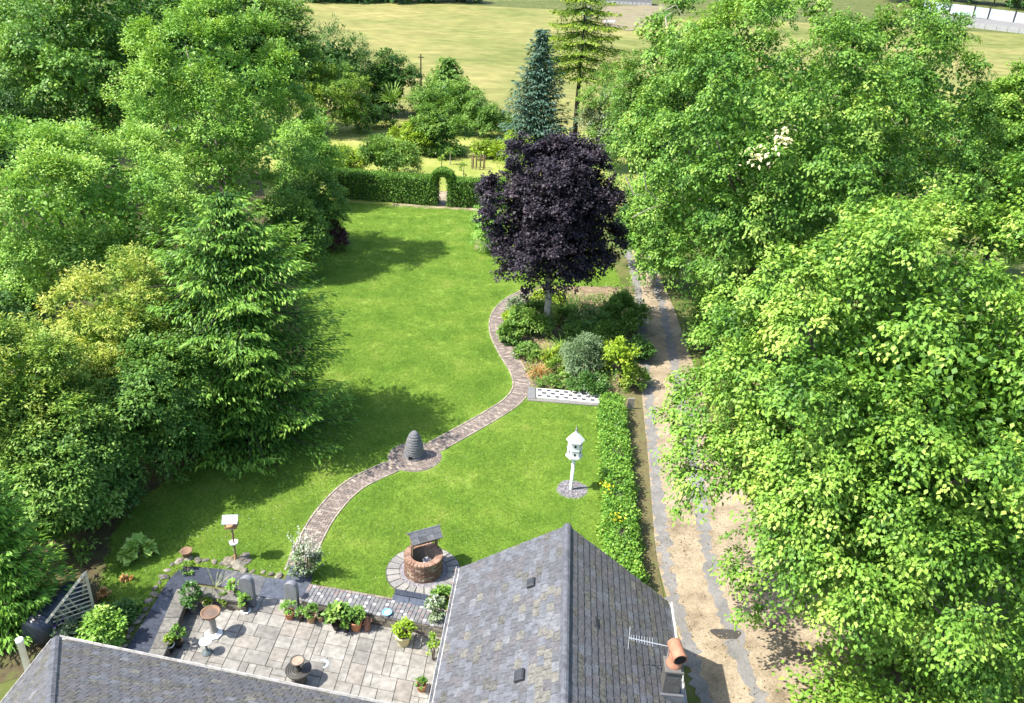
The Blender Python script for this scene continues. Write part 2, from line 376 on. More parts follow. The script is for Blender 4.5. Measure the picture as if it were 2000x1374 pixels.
def inpoly(x, y, poly):
    ins = np.zeros(x.shape, bool); n = len(poly)
    for i in range(n):
        x1, y1 = poly[i][:2]; x2, y2 = poly[(i+1) % n][:2]
        c = ((y1 > y) != (y2 > y)) & (x < (x2-x1)*(y-y1)/((y2-y1) if y2 != y1 else 1e-9)+x1); ins ^= c
    return ins
def smooth_line(pts, step):
    """Catmull-Rom through pts, resampled evenly"""
    p = [np.array(q[:2]) for q in pts]; p = [2*p[0]-p[1]]+p+[2*p[-1]-p[-2]]; o = []
    for i in range(1, len(p)-2):
        for t in np.linspace(0, 1, 40, endpoint=False):
            a, b_, c, d = p[i-1:i+3]
            o.append(.5*((2*b_)+(c-a)*t+(2*a-5*b_+4*c-d)*t*t+(3*b_-a-3*c+d)*t**3))
    o = np.array(o+[p[-2]]); s = np.concatenate([[0], np.cumsum(np.linalg.norm(np.diff(o, axis=0), axis=1))])
    k = np.arange(0, s[-1], step)
    return np.stack([np.interp(k, s, o[:, 0]), np.interp(k, s, o[:, 1])], 1)
def sheet(name, px, z, mat, label=None, kind='structure', step=None):
    pts = [G(u, v, 0) for u, v in px]; mb = MB().poly([(p[0], p[1], z) for p in pts])
    return mb.build(name, mat, kind=kind, label=label)

# ------------------------------------------------------------------ the ground
def grid_sheet(name, xs, ys, mat, dz=0., mask=None, **kw):
    X, Y = np.meshgrid(xs, ys); Z = terr(X, Y)+dz; n, m = X.shape
    V = np.stack([X, Y, Z], -1).reshape(-1, 3); fs = []
    for j in range(n-1):
        for i in range(m-1):
            if mask is None or mask((xs[i]+xs[i+1])/2, (ys[j]+ys[j+1])/2): fs.append((j*m+i, j*m+i+1, (j+1)*m+i+1, (j+1)*m+i))
    mb = MB(); mb.add(V, fs); return mb.build(name, mat, smooth=True, kind='structure')
grid_sheet('ground', np.concatenate([[-900, -500], np.arange(-300, 301, 20), [500, 900]]), np.concatenate([[-300, -100, 0, 60, 95], np.arange(105, 330, 5), [400, 600, 1500]]), rough_m)
def px_y(v, u=900): return G(u, v)[1]
fl = [G(540, 260), G(592, 45), G(600, 6)]
def field_left(y): return np.interp(y, [p[1] for p in fl], [p[0] for p in fl])
FY1 = G(800, 5)[1]
grid_sheet('field', np.arange(-75, 171, 5), np.linspace(99, FY1, 42), field_m, .05, lambda x, y: x > field_left(y)-1)
sheet('orchard_lawn', [(520, 395), (1290, 425), (1300, 235), (480, 215)], .01, orch_m)
LAWN = [(225, 1262), (345, 1104), (455, 1112), (560, 1124), (606, 1139), (770, 1168), (890, 1200), (1240, 1300), (1246, 1100), (1205, 780), (1228, 600), (1160, 425), (640, 394), (575, 480), (600, 700), (520, 850), (400, 890), (300, 960), (225, 1040), (205, 1150)]
sheet('lawn', LAWN, .012, lawn_m)
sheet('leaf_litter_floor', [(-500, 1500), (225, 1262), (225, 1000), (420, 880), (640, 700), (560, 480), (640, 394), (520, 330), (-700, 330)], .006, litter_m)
DRIVE_L = [(1205, 440), (1232, 520), (1240, 600), (1246, 700), (1252, 800), (1262, 900), (1272, 1000), (1284, 1100), (1310, 1200), (1345, 1300), (1372, 1380), (1420, 1500)]
DRIVE_R = [(1235, 440), (1280, 520), (1315, 600), (1350, 700), (1380, 800), (1420, 900), (1480, 1000), (1560, 1100), (1650, 1200), (1750, 1300), (1850, 1400), (1950, 1500)]
sheet('driveway', DRIVE_L+DRIVE_R[::-1], .016, drive_m)
sheet('drive_verge', [(1205, 780), (1236, 1000), (1246, 1180), (1300, 1190), (1280, 1080), (1266, 900), (1254, 780), (1243, 690), (1215, 690)], .024, verge_m)
def ribbon(name, px, wd, z, mat, jag=.085, **kw):
    c = smooth_line([G(u, v, 0) for u, v in px], .16); d = nrm(np.gradient(c, axis=0)); nn = np.stack([-d[:, 1], d[:, 0]], 1)
    a = c+nn*(wd/2+rng.normal(0, jag, (len(c), 1))); b = c-nn*(wd/2+rng.normal(0, jag, (len(c), 1))); k = len(c)
    mb = MB(); mb.add([(*p, z) for p in a]+[(*p, z) for p in b], [(i, i+1, k+i+1, k+i) for i in range(k-1)])
    return mb.build(name, mat, **kw)
ribbon('wheel_track', [(1222, 480), (1240, 540), (1253, 620), (1260, 700), (1267, 760), (1274, 850), (1282, 960), (1294, 1060), (1312, 1150), (1340, 1250), (1375, 1370), (1420, 1500)], .42, .02, rut_m, kind='structure')
ribbon('wheel_track', [(1262, 480), (1282, 560), (1303, 640), (1322, 740), (1345, 850), (1370, 1000), (1390, 1120), (1430, 1240), (1480, 1370), (1530, 1480)], .42, .02, rut_m, kind='structure')
tar_m = two('tar_patch', (.055, .05, .045), scale=4, bump=.4)
b = G(1418, 1240, 0); mb = MB(); mb.poly([(b[0]+.42*math.cos(a)*(1+.2*math.sin(3*a)), b[1]+.24*math.sin(a)*(1+.25*math.cos(2*a)), .028) for a in np.linspace(0, 2*np.pi, 22, endpoint=False)])
mb.build('tar_patch', tar_m, kind='structure')
BED = [(985, 610), (1000, 590), (1050, 560), (1240, 560), (1238, 640), (1232, 700), (1222, 770), (1040, 757), (1030, 735), (1005, 690), (988, 650)]
sheet('planting_bed', BED, .018, soil_m)
sheet('bare_earth', [(930, 465), (968, 455), (985, 480), (960, 492), (925, 490)], .02, drive_m)
sheet('hedge_walk', [(770, 398), (860, 403), (1000, 412), (1000, 424), (900, 411), (760, 405)], .02, drive_m)
sheet('arch_path', [(852, 404), (876, 405), (882, 375), (858, 374)], .024, drive_m)

# ------------------------------------------------------------------ the brick path
brick_ms = [two('path_brick_a', (.185, .148, .125), scale=9, bump=.4, fine=(30, .8, 1.15)), two('path_brick_b', (.235, .195, .168), scale=9, bump=.4, fine=(30, .8, 1.15)),
            two('path_brick_c', (.155, .13, .113), scale=9, bump=.4, fine=(30, .8, 1.15)), two('path_brick_d', (.31, .26, .215), scale=9, bump=.4)]
PATH = [(583, 1112), (600, 1068), (638, 1003), (690, 950), (760, 915), (815, 892), (890, 852), (955, 815), (1000, 785), (1018, 758), (1012, 727), (990, 692), (971, 650), (974, 615), (998, 588), (1040, 566)]
pl = smooth_line([G(u, v, 0) for u, v in PATH], .105); PW = .68
pth = thing('brick_path', 'winding brick garden path curving across the lawn past the stone skep', 'path')
mort_m = two('path_mortar', (.2, .175, .14), scale=8, bump=.5)
d = nrm(np.gradient(pl, axis=0)); nn = np.stack([-d[:, 1], d[:, 0]], 1); k = len(pl)
mb = MB(); mb.add([(*p, .018) for p in pl+nn*(PW/2+.05)]+[(*p, .018) for p in pl-nn*(PW/2+.05)], [(i, k+i, k+i+1, i+1) for i in range(k-1)]); mb.build('bedding', mort_m, pth)
SK = G(810, 893, 0); SKR = .98
def near_skep(p): return np.hypot(p[0]-SK[0], p[1]-SK[1]) < SKR+.02
mb = MB()
for i in range(k):
    if near_skep(pl[i]): continue
    rz = math.atan2(nn[i][1], nn[i][0]); off = (i % 2)*.11
    for j in range(4):
        s0 = max(-PW/2, -PW/2+j*.215-off); s1 = min(PW/2, -PW/2+(j+1)*.215-off)
        if s1-s0 < .04: continue
        c = pl[i]+nn[i]*(s0+s1)/2
        mb.box((c[0], c[1], .022+random.uniform(-.004, .006)), (s1-s0-.012, .092, .03), rz+random.uniform(-.02, .02), random.choices((0, 1, 2, 3), (4, 4, 3, 1))[0], .004)
    for sgn in (-1, 1):
        if i % 2 == 0:
            c = pl[i]+nn[i]*sgn*(PW/2+.045); mb.box((c[0], c[1], .03), (.065, .2, .035), rz, random.choice((1, 3, 3)), .005)
mb.build('bricks', brick_ms, pth, kind='stuff')
mb = MB(); mb.lathe([(SKR+.06, 0), (SKR+.06, .02)], (SK[0], SK[1], 0), 40); mb.build('bedding', mort_m, pth)
mb = MB()
for ri in range(10):
    rr = .06+ri*.1; cnt = max(4, int(2*math.pi*rr/.215))
    for q in range(cnt):
        a = (q+.5*(ri % 2))/cnt*2*math.pi
        mb.box((SK[0]+rr*math.cos(a), SK[1]+rr*math.sin(a), .024+random.uniform(-.004, .005)), (.086, 2*math.pi*rr/cnt-.014, .03), a, random.choices((0, 1, 2, 3), (4, 3, 3, 1))[0], .004)
mb.build('bricks', brick_ms, pth, kind='stuff')

# ------------------------------------------------------------------ grass blades on the lawn
lp = [G(u, v, 0)[:2] for u, v in LAWN]; bedp = [G(u, v, 0)[:2] for u, v in BED]; drp = [G(u, v, 0)[:2] for u, v in DRIVE_L+DRIVE_R[::-1]]
WELL = G(827, 1117, 0); DOV = G(1115, 957, 0)
xs = [p[0] for p in lp]; ys = [p[1] for p in lp]
n = 52000; gx = rng.uniform(min(xs), max(xs), n); gy = min(ys)+(max(ys)-min(ys))*rng.uniform(0, 1, n)**1.5
ok = inpoly(gx, gy, lp) & ~inpoly(gx, gy, bedp) & ~inpoly(gx, gy, drp)
dd = np.full(n, 9.)
for q in pl[::3]: dd = np.minimum(dd, np.hypot(gx-q[0], gy-q[1]))
ok &= (dd > PW/2+.2) & (np.hypot(gx-SK[0], gy-SK[1]) > SKR+.2) & (np.hypot(gx-WELL[0], gy-WELL[1]) > 1.22) & (np.hypot(gx-DOV[0], gy-DOV[1]) > .66)
gx, gy = gx[ok], gy[ok]
tm = MB()
nb = 90; a = rng.uniform(0, 6.283, nb); rr = .2*np.sqrt(rng.uniform(0, 1, nb))
for i in range(nb):
    x, y = rr[i]*math.cos(a[i]), rr[i]*math.sin(a[i]); t = rng.uniform(0, 6.283); hh = rng.uniform(.015, .045); ln_ = rng.uniform(.02, .07)
    ca, sa = math.cos(t)*.008, math.sin(t)*.008
    tm.add([(x-ca, y-sa, 0), (x+ca, y+sa, 0), (x+math.cos(t+1.5)*ln_, y+math.sin(t+1.5)*ln_, hh)], [(0, 1, 2)])
tuft_me = tm.mesh('grass_tuft', blade_m); tuft_o = bpy.data.objects.new('grass_tuft', tuft_me)
gm = bpy.data.meshes.new('grass'); gm.from_pydata([(x, y, .012) for x, y in zip(gx, gy)], [], []); gm.materials.append(blade_m)
go = link('grass', gm, kind='stuff', label='mown green grass blades of the garden lawn')
ng = bpy.data.node_groups.new('grass_scatter', 'GeometryNodeTree')
ng.interface.new_socket('Geometry', in_out='INPUT', socket_type='NodeSocketGeometry'); ng.interface.new_socket('Geometry', in_out='OUTPUT', socket_type='NodeSocketGeometry')
gi = ng.nodes.new('NodeGroupInput'); gout = ng.nodes.new('NodeGroupOutput'); ip = ng.nodes.new('GeometryNodeInstanceOnPoints')
oi = ng.nodes.new('GeometryNodeObjectInfo'); oi.inputs['Object'].default_value = tuft_o
rv = ng.nodes.new('FunctionNodeRandomValue'); rv.data_type = 'FLOAT_VECTOR'; rv.inputs[0].default_value = (0, 0, 0); rv.inputs[1].default_value = (0, 0, 6.283)
rs = ng.nodes.new('FunctionNodeRandomValue'); rs.data_type = 'FLOAT'; rs.inputs[2].default_value = .75; rs.inputs[3].default_value = 1.3
ng.links.new(gi.outputs[0], ip.inputs['Points']); ng.links.new(oi.outputs['Geometry'], ip.inputs['Instance']); ng.links.new(rv.outputs[0], ip.inputs['Rotation'])
ng.links.new(rs.outputs[1], ip.inputs['Scale']); ng.links.new(ip.outputs[0], gout.inputs[0])
md = go.modifiers.new('scatter', 'NODES'); md.node_group = ng

# ------------------------------------------------------------------ the house
def dirv(deg): return np.array([math.cos(R(deg)), math.sin(R(deg)), 0.])
ZE = 2.6; e1, e2 = dirv(87.), dirv(-9.)
Lc = G(900, 1110, ZE); HW = 5.45; HL = 10.5; ZR = 4.5
slate_ms = [two('slate_grey', (.082, .083, .089), scale=5, rough=.68, bump=.3, spec=.3, fine=(16, .8, 1.2)), two('slate_blue', (.1, .104, .115), scale=5, rough=.65, bump=.3, spec=.32, fine=(16, .8, 1.2)),
            two('slate_plum', (.09, .086, .09), scale=5, rough=.68, bump=.3, spec=.3, fine=(16, .8, 1.2)), two('slate_lichen', (.128, .122, .106), scale=7, rough=.8, bump=.3, fine=(16, .7, 1.2)),
            two('slate_pale', (.128, .13, .138), scale=6, rough=.65, bump=.3, spec=.32, fine=(16, .75, 1.2)), two('slate_moss', (.085, .083, .074), scale=4, rough=.8, bump=.5, fine=(16, .7, 1.3))]
wall_m = two('render_wall', (.55, .52, .46), scale=3, bump=.3); white_m = two('white_paint', (.78, .78, .77), .9, scale=6, rough=.5, bump=.1); lead_m = two('lead', (.11, .115, .125), scale=5, rough=.45, bump=.2, spec=.5)
deck_m = two('roof_batten', (.03, .03, .032), scale=5)
house = thing('house', 'grey slate roofed house with two wings around the patio, chimney pot on its edge', 'house')
def W(a, bb, z): p = Lc-e1*a+e2*bb; return (p[0], p[1], z)
mb = MB(); i_ = .25
cs = [W(i_, i_, 0), W(i_, HW-i_, 0), W(HL, HW-i_, 0), W(HL, i_, 0)]
mb.add(cs+[(c[0], c[1], ZE-.02) for c in cs]+[W(i_, HW/2, ZR-.22)], [(0, 1, 5, 4), (1, 2, 6, 5), (2, 3, 7, 6), (3, 0, 4, 7), (4, 5, 8)]); mb.build('wall', wall_m, house)
def slope_frame(O, al, upv):
    al = nrm(np.array(al)); upv = nrm(np.array(upv)); nz = nrm(np.cross(al, upv))
    if nz[2] < 0: nz = -nz
    return al, upv, nz
smesh = {}
def slate_mesh(k, w_, l_):
    key = (k, round(w_, 3), round(l_, 3))
    if key not in smesh: smesh[key] = MB().box((0, 0, 0), (w_, l_, .014), bev=.003).mesh('slate', slate_ms[k])
    return smesh[key]
def slates(parent, O, al, upv, length, slen, sw, ex, pick, parts=0, inside=None, gap=.008):
    """courses of slates on a slope; the first `parts` by view size become objects, the rest one mesh"""
    al, upv, nz = slope_frame(O, al, upv); O = np.array(O)
    L_ = ex*1.35; til = math.asin(.016/ex)
    y2 = upv*math.cos(til)-nz*math.sin(til); z2 = upv*math.sin(til)+nz*math.cos(til); out = []
    for c in range(int(slen/ex)):
        off = (c % 2)*.5*sw+random.uniform(-.02, .02)
        for j in range(-1, int(length/sw)+1):
            s0 = max(0, j*sw+off); s1 = min(length, (j+1)*sw+off)
            if s1-s0 < .06: continue
            ww = s1-s0-gap*random.uniform(.6, 1.8)
            p = O+al*(s0+s1)/2+upv*((c+.5)*ex+.12*ex+random.uniform(-.006, .006))+nz*(.02+random.uniform(0, .004))
            if inside and not inside(p): continue
            rt = random.uniform(-.012, .012); a2 = al*math.cos(rt)+y2*math.sin(rt); b2 = y2*math.cos(rt)-al*math.sin(rt)
            out.append((p, ww, L_, pick(p, c, j), a2, b2, z2, abs(ww-sw) < .03))
    full = [o for o in out if o[7] and 0 < P(o[0])[0] < 2000 and P(o[0])[1] < 1385]
    full.sort(key=lambda o: P(o[0])[2]); chosen = set(id(o) for o in full[:parts])
    mb = MB()
    for o in out:
        p, ww, ll, k, a2, b2, n2, _ = o
        m4 = Matrix(((a2[0], b2[0], n2[0], p[0]), (a2[1], b2[1], n2[1], p[1]), (a2[2], b2[2], n2[2], p[2]), (0, 0, 0, 1)))
        if id(o) in chosen:
            ob = link('slate', slate_mesh(k, sw-gap, ll), parent); ob.matrix_local = m4
        elif P(p)[1] < 1480: mb.box(tuple(p), (ww, ll, .014), mi=k, bev=.003, M=m4.to_3x3())
    if mb.v: mb.build('slates', slate_ms, parent, kind='stuff')
def pick_left(p, c, j):
    u, v, _ = P(p); q = .04+.30*math.exp(-((u-1070)/26)**2)*(v > 1180)+.28*math.exp(-((u-1075)/45)**2)*(v > 1130)+.06*(v > 1150)
    x = random.random()
    if x < q: return 3 if random.random() < .7 else 4
    return random.choices((0, 1, 2, 5), (5, 5, 2, .4))[0]
def pick_dark(p, c, j): return random.choices((0, 1, 2, 5, 3), (5, 1.2, 3, 3, .12))[0]
def pick_wing(p, c, j): return random.choices((0, 1, 2, 5, 3, 4), (5, 1.2, 3, 4, .18, .12))[0]
rid0 = np.array(W(0, HW/2, ZR))
for side in (0, 1):
    O = np.array(W(0, 0 if side == 0 else HW, ZE)); upv = rid0-O; sl_ = np.linalg.norm(upv)
    mb = MB(); mb.poly([tuple(O), tuple(rid0), tuple(rid0-e1*HL), tuple(O-e1*HL)]); dk = mb.build('roof', deck_m, house)
    slates(dk, O, -e1, upv, HL, sl_, .27, .19, pick_left if side == 0 else pick_dark, 300 if side == 0 else 200)
ridge_m = two('ridge_tile', (.085, .088, .1), scale=4, rough=.7, bump=.4, fine=(10, .75, 1.3))
for q in range(24):                                               # ridge tiles
    c = rid0-e1*(q*.44+.2); mb = MB(); pr = []
    for kx, kz in ((-.12, -.07), (-.07, .02), (-.02, .045), (.02, .045), (.07, .02), (.12, -.07)): pr.append((kx, kz))
    vs = [tuple(c+e1*s*.222+e2*x+np.array([0, 0, z+.03+(q % 2)*.006])) for s in (1, -1) for x, z in pr]
    mb.add(vs, [(i, i+1, i+7, i+6) for i in range(5)]+[(0, 6, 11, 5)]); mb.build('ridge_tile', ridge_m, house)
def gutter(a0, a1, name='gutter'):
    mb = MB(); a0, a1 = np.array(a0), np.array(a1); d_ = nrm(a1-a0); s_ = np.array([-d_[1], d_[0], 0]); pr = [(-.06, .03), (-.06, -.04), (-.03, -.08), (.03, -.08), (.06, -.04), (.06, .03), (.05, .03), (.04, -.035), (0, -.06), (-.04, -.035), (-.05, .03)]
    vs = [tuple(p+s_*x+np.array([0, 0, z])) for p in (a0, a1) for x, z in pr]; m = len(pr)
    mb.add(vs, [(i, (i+1) % m, (i+1) % m+m, i+m) for i in range(m)]); return mb.build(name, surf('gutter_paint', [(.3, (.25, .24, .22)), (.5, (.45, .44, .42)), (.7, (.56, .55, .54))], scale=7, rough=.6, bump=.2), house)
gutter(W(-.02, -.07, ZE-.02), W(HL, -.07, ZE-.02)); gutter(W(-.02, HW+.07, ZE-.02), W(HL, HW+.07, ZE-.02))
for bb in (0, HW):                                                # white verge boards on the far gable
    a0 = np.array(W(.03, bb, ZE-.06)); a1 = np.array(W(.03, HW/2, ZR-.06)); mb = MB(); mb.tube([a0, a1], .05, 4); mb.build('barge_board', lead_m, house)
mb = MB()
for q in range(4):                                                # gutter brackets
    c = W(.1+q*.5, -.13, ZE-.05); mb.box(c, (.05, .05, .1))
mb.build('gutter_bracket', two('rust', (.2, .09, .06)), house)
vent_m = two('black_plastic', (.035, .036, .04), scale=9, rough=.45, bump=.1, spec=.5)
def on_left(u, v):
    O = np.array(W(0, 0, ZE)); n_ = np.cross(-e1, rid0-O); d_ = ray(u, v); t = ((O-[0, 0, CH])@n_)/(d_@n_); return np.array([0, 0, CH])+t*d_
upl = nrm(rid0-np.array(W(0, 0, ZE))); nzl = nrm(np.cross(upl, e1)); nzl = nzl if nzl[2] > 0 else -nzl
def tiltM(al, up_, nz): return Matrix(((al[0], up_[0], nz[0]), (al[1], up_[1], nz[1]), (al[2], up_[2], nz[2])))
for u, v, sz in ((1040, 1143, .26), (1018, 1324, .28)):
    c = on_left(u, v)+nzl*.07; mb = MB(); mb.box(tuple(c), (sz, sz*.85, .12), M=tiltM(-e1, upl, nzl), bev=.03)
    ob = mb.build('roof_vent', vent_m, house)
    mb = MB(); mb.box(tuple(c-nzl*.045), (sz*1.5, sz*1.4, .012), M=tiltM(-e1, upl, nzl)); mb.build('vent_flashing', lead_m, ob)
OR = np.array(W(0, HW, ZE)); upr = nrm(rid0-OR); nzr = nrm(np.cross(upr, e1)); nzr = nzr if nzr[2] > 0 else -nzr
def on_right(u, v):
    n_ = np.cross(e1, rid0-OR); d_ = ray(u, v); t = ((OR-[0, 0, CH])@n_)/(d_@n_); return np.array([0, 0, CH])+t*d_
c = on_right(1162, 1217)+nzr*.04; mb = MB(); mb.box(tuple(c), (.3, .1, .05), M=tiltM(-e1, upr, nzr), bev=.015); mb.build('roof_vent', vent_m, house)
# chimney at the edge of the roof towards the drive
ch = on_right(1306, 1352); ch_m = two('chimney_render', (.09, .088, .082), scale=6, bump=.6); terra_m = two('terracotta', (.36, .165, .10), .75, scale=7, rough=.75, bump=.2)
ch[2] = 2.7; rzh = R(87-90); mb = MB(); mb.box((ch[0], ch[1], 3.05), (.36, .4, 1.1), rzh); chim = mb.build('chimney', ch_m, house)
mb = MB(); mb.box((ch[0], ch[1], 3.63), (.41, .45, .06), rzh, bev=.02); mb.build('chimney_cap', two('cap_stone', (.12, .115, .105)), chim)
mb = MB(); mb.box((ch[0], ch[1]-.26, 2.9), (.5, .06, .26), rzh); mb.build('flashing', lead_m, chim)
mb = MB(); mb.lathe([(.17, 3.66), (.17, 3.72), (.14, 3.75), (.13, 3.9), (.13, 4.0)], (ch[0], ch[1], 0), 24); mb.build('pot_stem', terra_m, chim, True)
hd = nrm(np.array([.15, -.93, -.1])); pc = np.array([ch[0], ch[1], 4.08]); mb = MB()
mb.tube([pc-hd*.22, pc-hd*.19, pc+hd*.23, pc+hd*.26], [.11, .15, .15, .162], 20); vs = mb
hood = mb.build('chimney_pot', terra_m, chim, True)
mb = MB(); mb.tube([pc+hd*.255, pc+hd*.266], [.13, .13], 20); mb.build('pot_mouth', two('mouth_black', (.012, .012, .012)), hood)  # near-black disc on the closed hood end stands for its open mouth
# television aerial
alm = two('aluminium', (.62, .62, .62), .9, scale=8, rough=.35, bump=0, metal=.7)
ta = thing('television_aerial', 'thin silver television aerial clamped beside the terracotta chimney pot', 'aerial')
A0 = np.array([ch[0]-.1, ch[1]+.2, 3.95]); A1 = G(1228, 1246, 4.05); bd = nrm(A1-A0); bs = nrm(np.cross(bd, [0, 0, 1])); bl = np.linalg.norm(A1-A0)
mb = MB(); mb.tube([A0, A0+bd*bl], .014, 6); mb.build('boom', alm, ta)
mb = MB(); mb.tube([A0+[0, 0, -.75], A0+[0, 0, .08]], .02, 6); mb.build('mast', alm, ta)
for q in range(9):
    c = A0+bd*bl*(.42+q*.065); hl = .13-.006*q
    mb = MB(); mb.tube([c-bs*hl+[0, 0, .02], c+bs*hl+[0, 0, .02]], .007, 5); mb.build('element', alm, ta)
mb = MB(); c = A0+bd*bl*.99; mb.tube([c-np.array([0, 0, .2])-bs*.12, c+np.array([0, 0, .2])+bs*.12], .008, 5); mb.build('reflector', alm, ta)
# the low hipped wing
Aw = G(110, 1248, ZE); Qw = G(100, 1374, 4.05); ef = dirv(-10.); el = -dirv(86.7)
hipd = Qw-Aw; top = Aw+hipd*1.35
far_up = hipd-ef*(hipd@ef); left_up = hipd-el*(hipd@el)
WL = 8.75
def wing(side):
    if side == 0: al, up_, ln_ = ef, far_up, WL
    else: al, up_, ln_ = el, left_up, 6.
    tp = top+al*ln_
    if side == 0: pts = [Aw, top, top+ef*(WL-(top-Aw)@ef), Aw+ef*WL]
    else: pts = [Aw, top, top+el*max(.1, 6-(top-Aw)@el), Aw+el*6]
    mb = MB(); mb.poly([tuple(p) for p in pts]); dk = mb.build('roof', deck_m, house)
    hv = hipd/np.linalg.norm(hipd)
    def inside(p):
        q = p-Aw; upu = nrm(up_); s = q@upu; a_ = q@al; lim = (hipd@al)/(hipd@upu)*s
        return a_ > lim+.06
    slates(dk, Aw, al, up_, ln_, np.linalg.norm(top-Aw)*.95 if side else np.linalg.norm(far_up)*1.35, .24, .17, pick_wing, 150 if side == 0 else 60, inside)
wing(0); wing(1)
hv = nrm(hipd)
for q in range(10):
    c = Aw+hv*(.02+.44*q+.2); sx = nrm(np.cross(hv, [0, 0, 1])); mb = MB()
    pr = [(-.12, -.05), (-.07, .015), (0, .04), (.07, .015), (.12, -.05)]; nzh = nrm(np.cross(sx, hv))
    vs = [tuple(c+hv*s*.222+sx*x+nzh*(z+.03+(q % 2)*.006)) for s in (1, -1) for x, z in pr]
    mb.add(vs, [(i, i+1, i+6, i+5) for i in range(4)]+[(0, 5, 9, 4)]); mb.build('hip_tile', ridge_m, house)
gutter(Aw+np.array([0, .06, -.03]), Aw+ef*WL+np.array([0, .06, -.03])); gutter(Aw+np.array([-.06, 0, -.03]), Aw+el*6+np.array([-.06, 0, -.03]))
mb = MB(); wi = .3; a_ = Aw-[0, 0, Aw[2]]; c0 = a_+ef*wi+el*wi; c1 = a_+ef*(WL-.15)+el*wi; c2 = a_+ef*(WL-.15)+el*5; c3 = a_+ef*wi+el*5
mb.add([tuple(c) for c in (c0, c1, c2, c3)]+[tuple(c+[0, 0, ZE-.05]) for c in (c0, c1, c2, c3)], [(0, 1, 5, 4), (1, 2, 6, 5), (2, 3, 7, 6), (3, 0, 4, 7)]); mb.build('wall', wall_m, house)
mb = MB(); vp = G(62, 1345, 1.5); mb.lathe([(.075, 0), (.075, 2.75), (.085, 2.75), (.085, 2.82), (.06, 2.82)], (vp[0]-.12, vp[1]+.2, 0), 14); mb.build('soil_pipe', white_m, house, True)

# ------------------------------------------------------------------ patio, walls and slate walk
pslab = [two('slab_a', (0.222, 0.210, 0.188), .75, scale=1.6, bump=.4, fine=(7, .8, 1.12)), two('slab_b', (0.250, 0.238, 0.215), .75, scale=1.6, bump=.4, fine=(7, .8, 1.12)),
         two('slab_c', (0.188, 0.180, 0.163), .75, scale=1.6, bump=.4, fine=(7, .8, 1.12)), two('slab_d', (0.226, 0.206, 0.180), .75, scale=1.6, bump=.4, fine=(7, .8, 1.12))]
PO = G(876, 1232, 0); pa, pb = -dirv(-10.), -dirv(88.)
PATIO = [G(u, v, 0)[:2] for u, v in ((285, 1300), (372, 1160), (500, 1172), (580, 1168), (880, 1230), (862, 1374), (800, 1600), (180, 1500))]
base = MB().poly([(p[0], p[1], .008) for p in PATIO]).build('patio', two('patio_bed', (.14, .125, .095), scale=6), kind='structure')
U_ = .225; NA, NB = 46, 40; occ = np.zeros((NA, NB), bool); sm_ = {}
for ib in range(NB):
    for ia in range(NA):
        if occ[ia, ib]: continue
        for (na, nb_) in random.sample([(2, 2), (2, 2), (3, 2), (2, 3), (2, 1), (1, 2), (2, 2)], 7)+[(2, 1), (1, 2), (1, 1)]:
            if ia+na <= NA and ib+nb_ <= NB and not occ[ia:ia+na, ib:ib+nb_].any(): break
        occ[ia:ia+na, ib:ib+nb_] = True
        c = PO+pa*(ia+na/2)*U_+pb*(ib+nb_/2)*U_-pb*1.6
        if not inpoly(np.array([c[0]]), np.array([c[1]]), PATIO)[0]: continue
        if c[1] < 11.2: continue
        key = (na, nb_, random.choices((0, 1, 2, 3), (4, 4, 2, 1))[0])
        if key not in sm_:
            g = .014; hx, hy = na*U_-g, nb_*U_-g; mb = MB(); cs = [pa*sx*hx/2+pb*sy*hy/2 for sx, sy in ((-1, -1), (1, -1), (1, 1), (-1, 1))]
            if np.cross(cs[1]-cs[0], cs[2]-cs[1])[2] < 0: cs = cs[::-1]
            vs = [(q[0], q[1], -.03) for q in cs]+[(q[0], q[1], .006) for q in cs]+[(q[0]*(1-.02), q[1]*(1-.02), .012) for q in cs]
            mb.add(vs, [(8, 9, 10, 11)]+[(l*4+i, l*4+(i+1) % 4, l*4+4+(i+1) % 4, l*4+4+i) for l in (0, 1) for i in range(4)]); sm_[key] = mb.mesh('paving_slab', pslab[key[2]])
        link('paving_slab', sm_[key], base, loc=(c[0], c[1], .022+random.uniform(-.003, .004)))
cres_m = two('crescent_paint', (.30, .38, .5), .85, scale=12)
c = G(631, 1299, 0); mb = MB(); pts = [(c[0]+.16*math.cos(a), c[1]+.16*math.sin(a), .042) for a in np.linspace(-1.3, 2.2, 14)]+[(c[0]-.03+.11*math.cos(a), c[1]-.02+.11*math.sin(a), .042) for a in np.linspace(2.0, -1.1, 14)]
mb.poly(pts); mb.build('painted_crescent', cres_m, base)
stone_ms = [two('stone_a', (.17, .15, .115), .7, scale=4, bump=.7, fine=(12, .7, 1.2)), two('stone_b', (.13, .12, .10), .7, scale=4, bump=.7, fine=(12, .7, 1.2)), two('stone_c', (.22, .2, .16), .7, scale=4, bump=.7, fine=(12, .7, 1.2))]
ZW = .45
def masonry(mb, a, b_, z0, z1, th, ch=.12, ln_=.3):
    """rough coursed stonework between a and b"""
    a, b_ = np.array(a[:2]), np.array(b_[:2]); L_ = np.linalg.norm(b_-a); d_ = (b_-a)/L_; rz = math.atan2(d_[1], d_[0])
    z = z0; r_ = 0
    while z < z1-.02:
        h = min(ch*random.uniform(.8, 1.2), z1-z); s = -random.uniform(0, ln_) if r_ % 2 else 0
        while s < L_:
            l_ = ln_*random.uniform(.7, 1.4); s0, s1 = max(0, s), min(L_, s+l_)
            if s1-s0 > .03: c = a+d_*(s0+s1)/2; mb.box((c[0], c[1], z+h/2), (s1-s0-.012, th+random.uniform(-.03, .02), h-.012), rz, random.randrange(3))
            s += l_
        z += h; r_ += 1
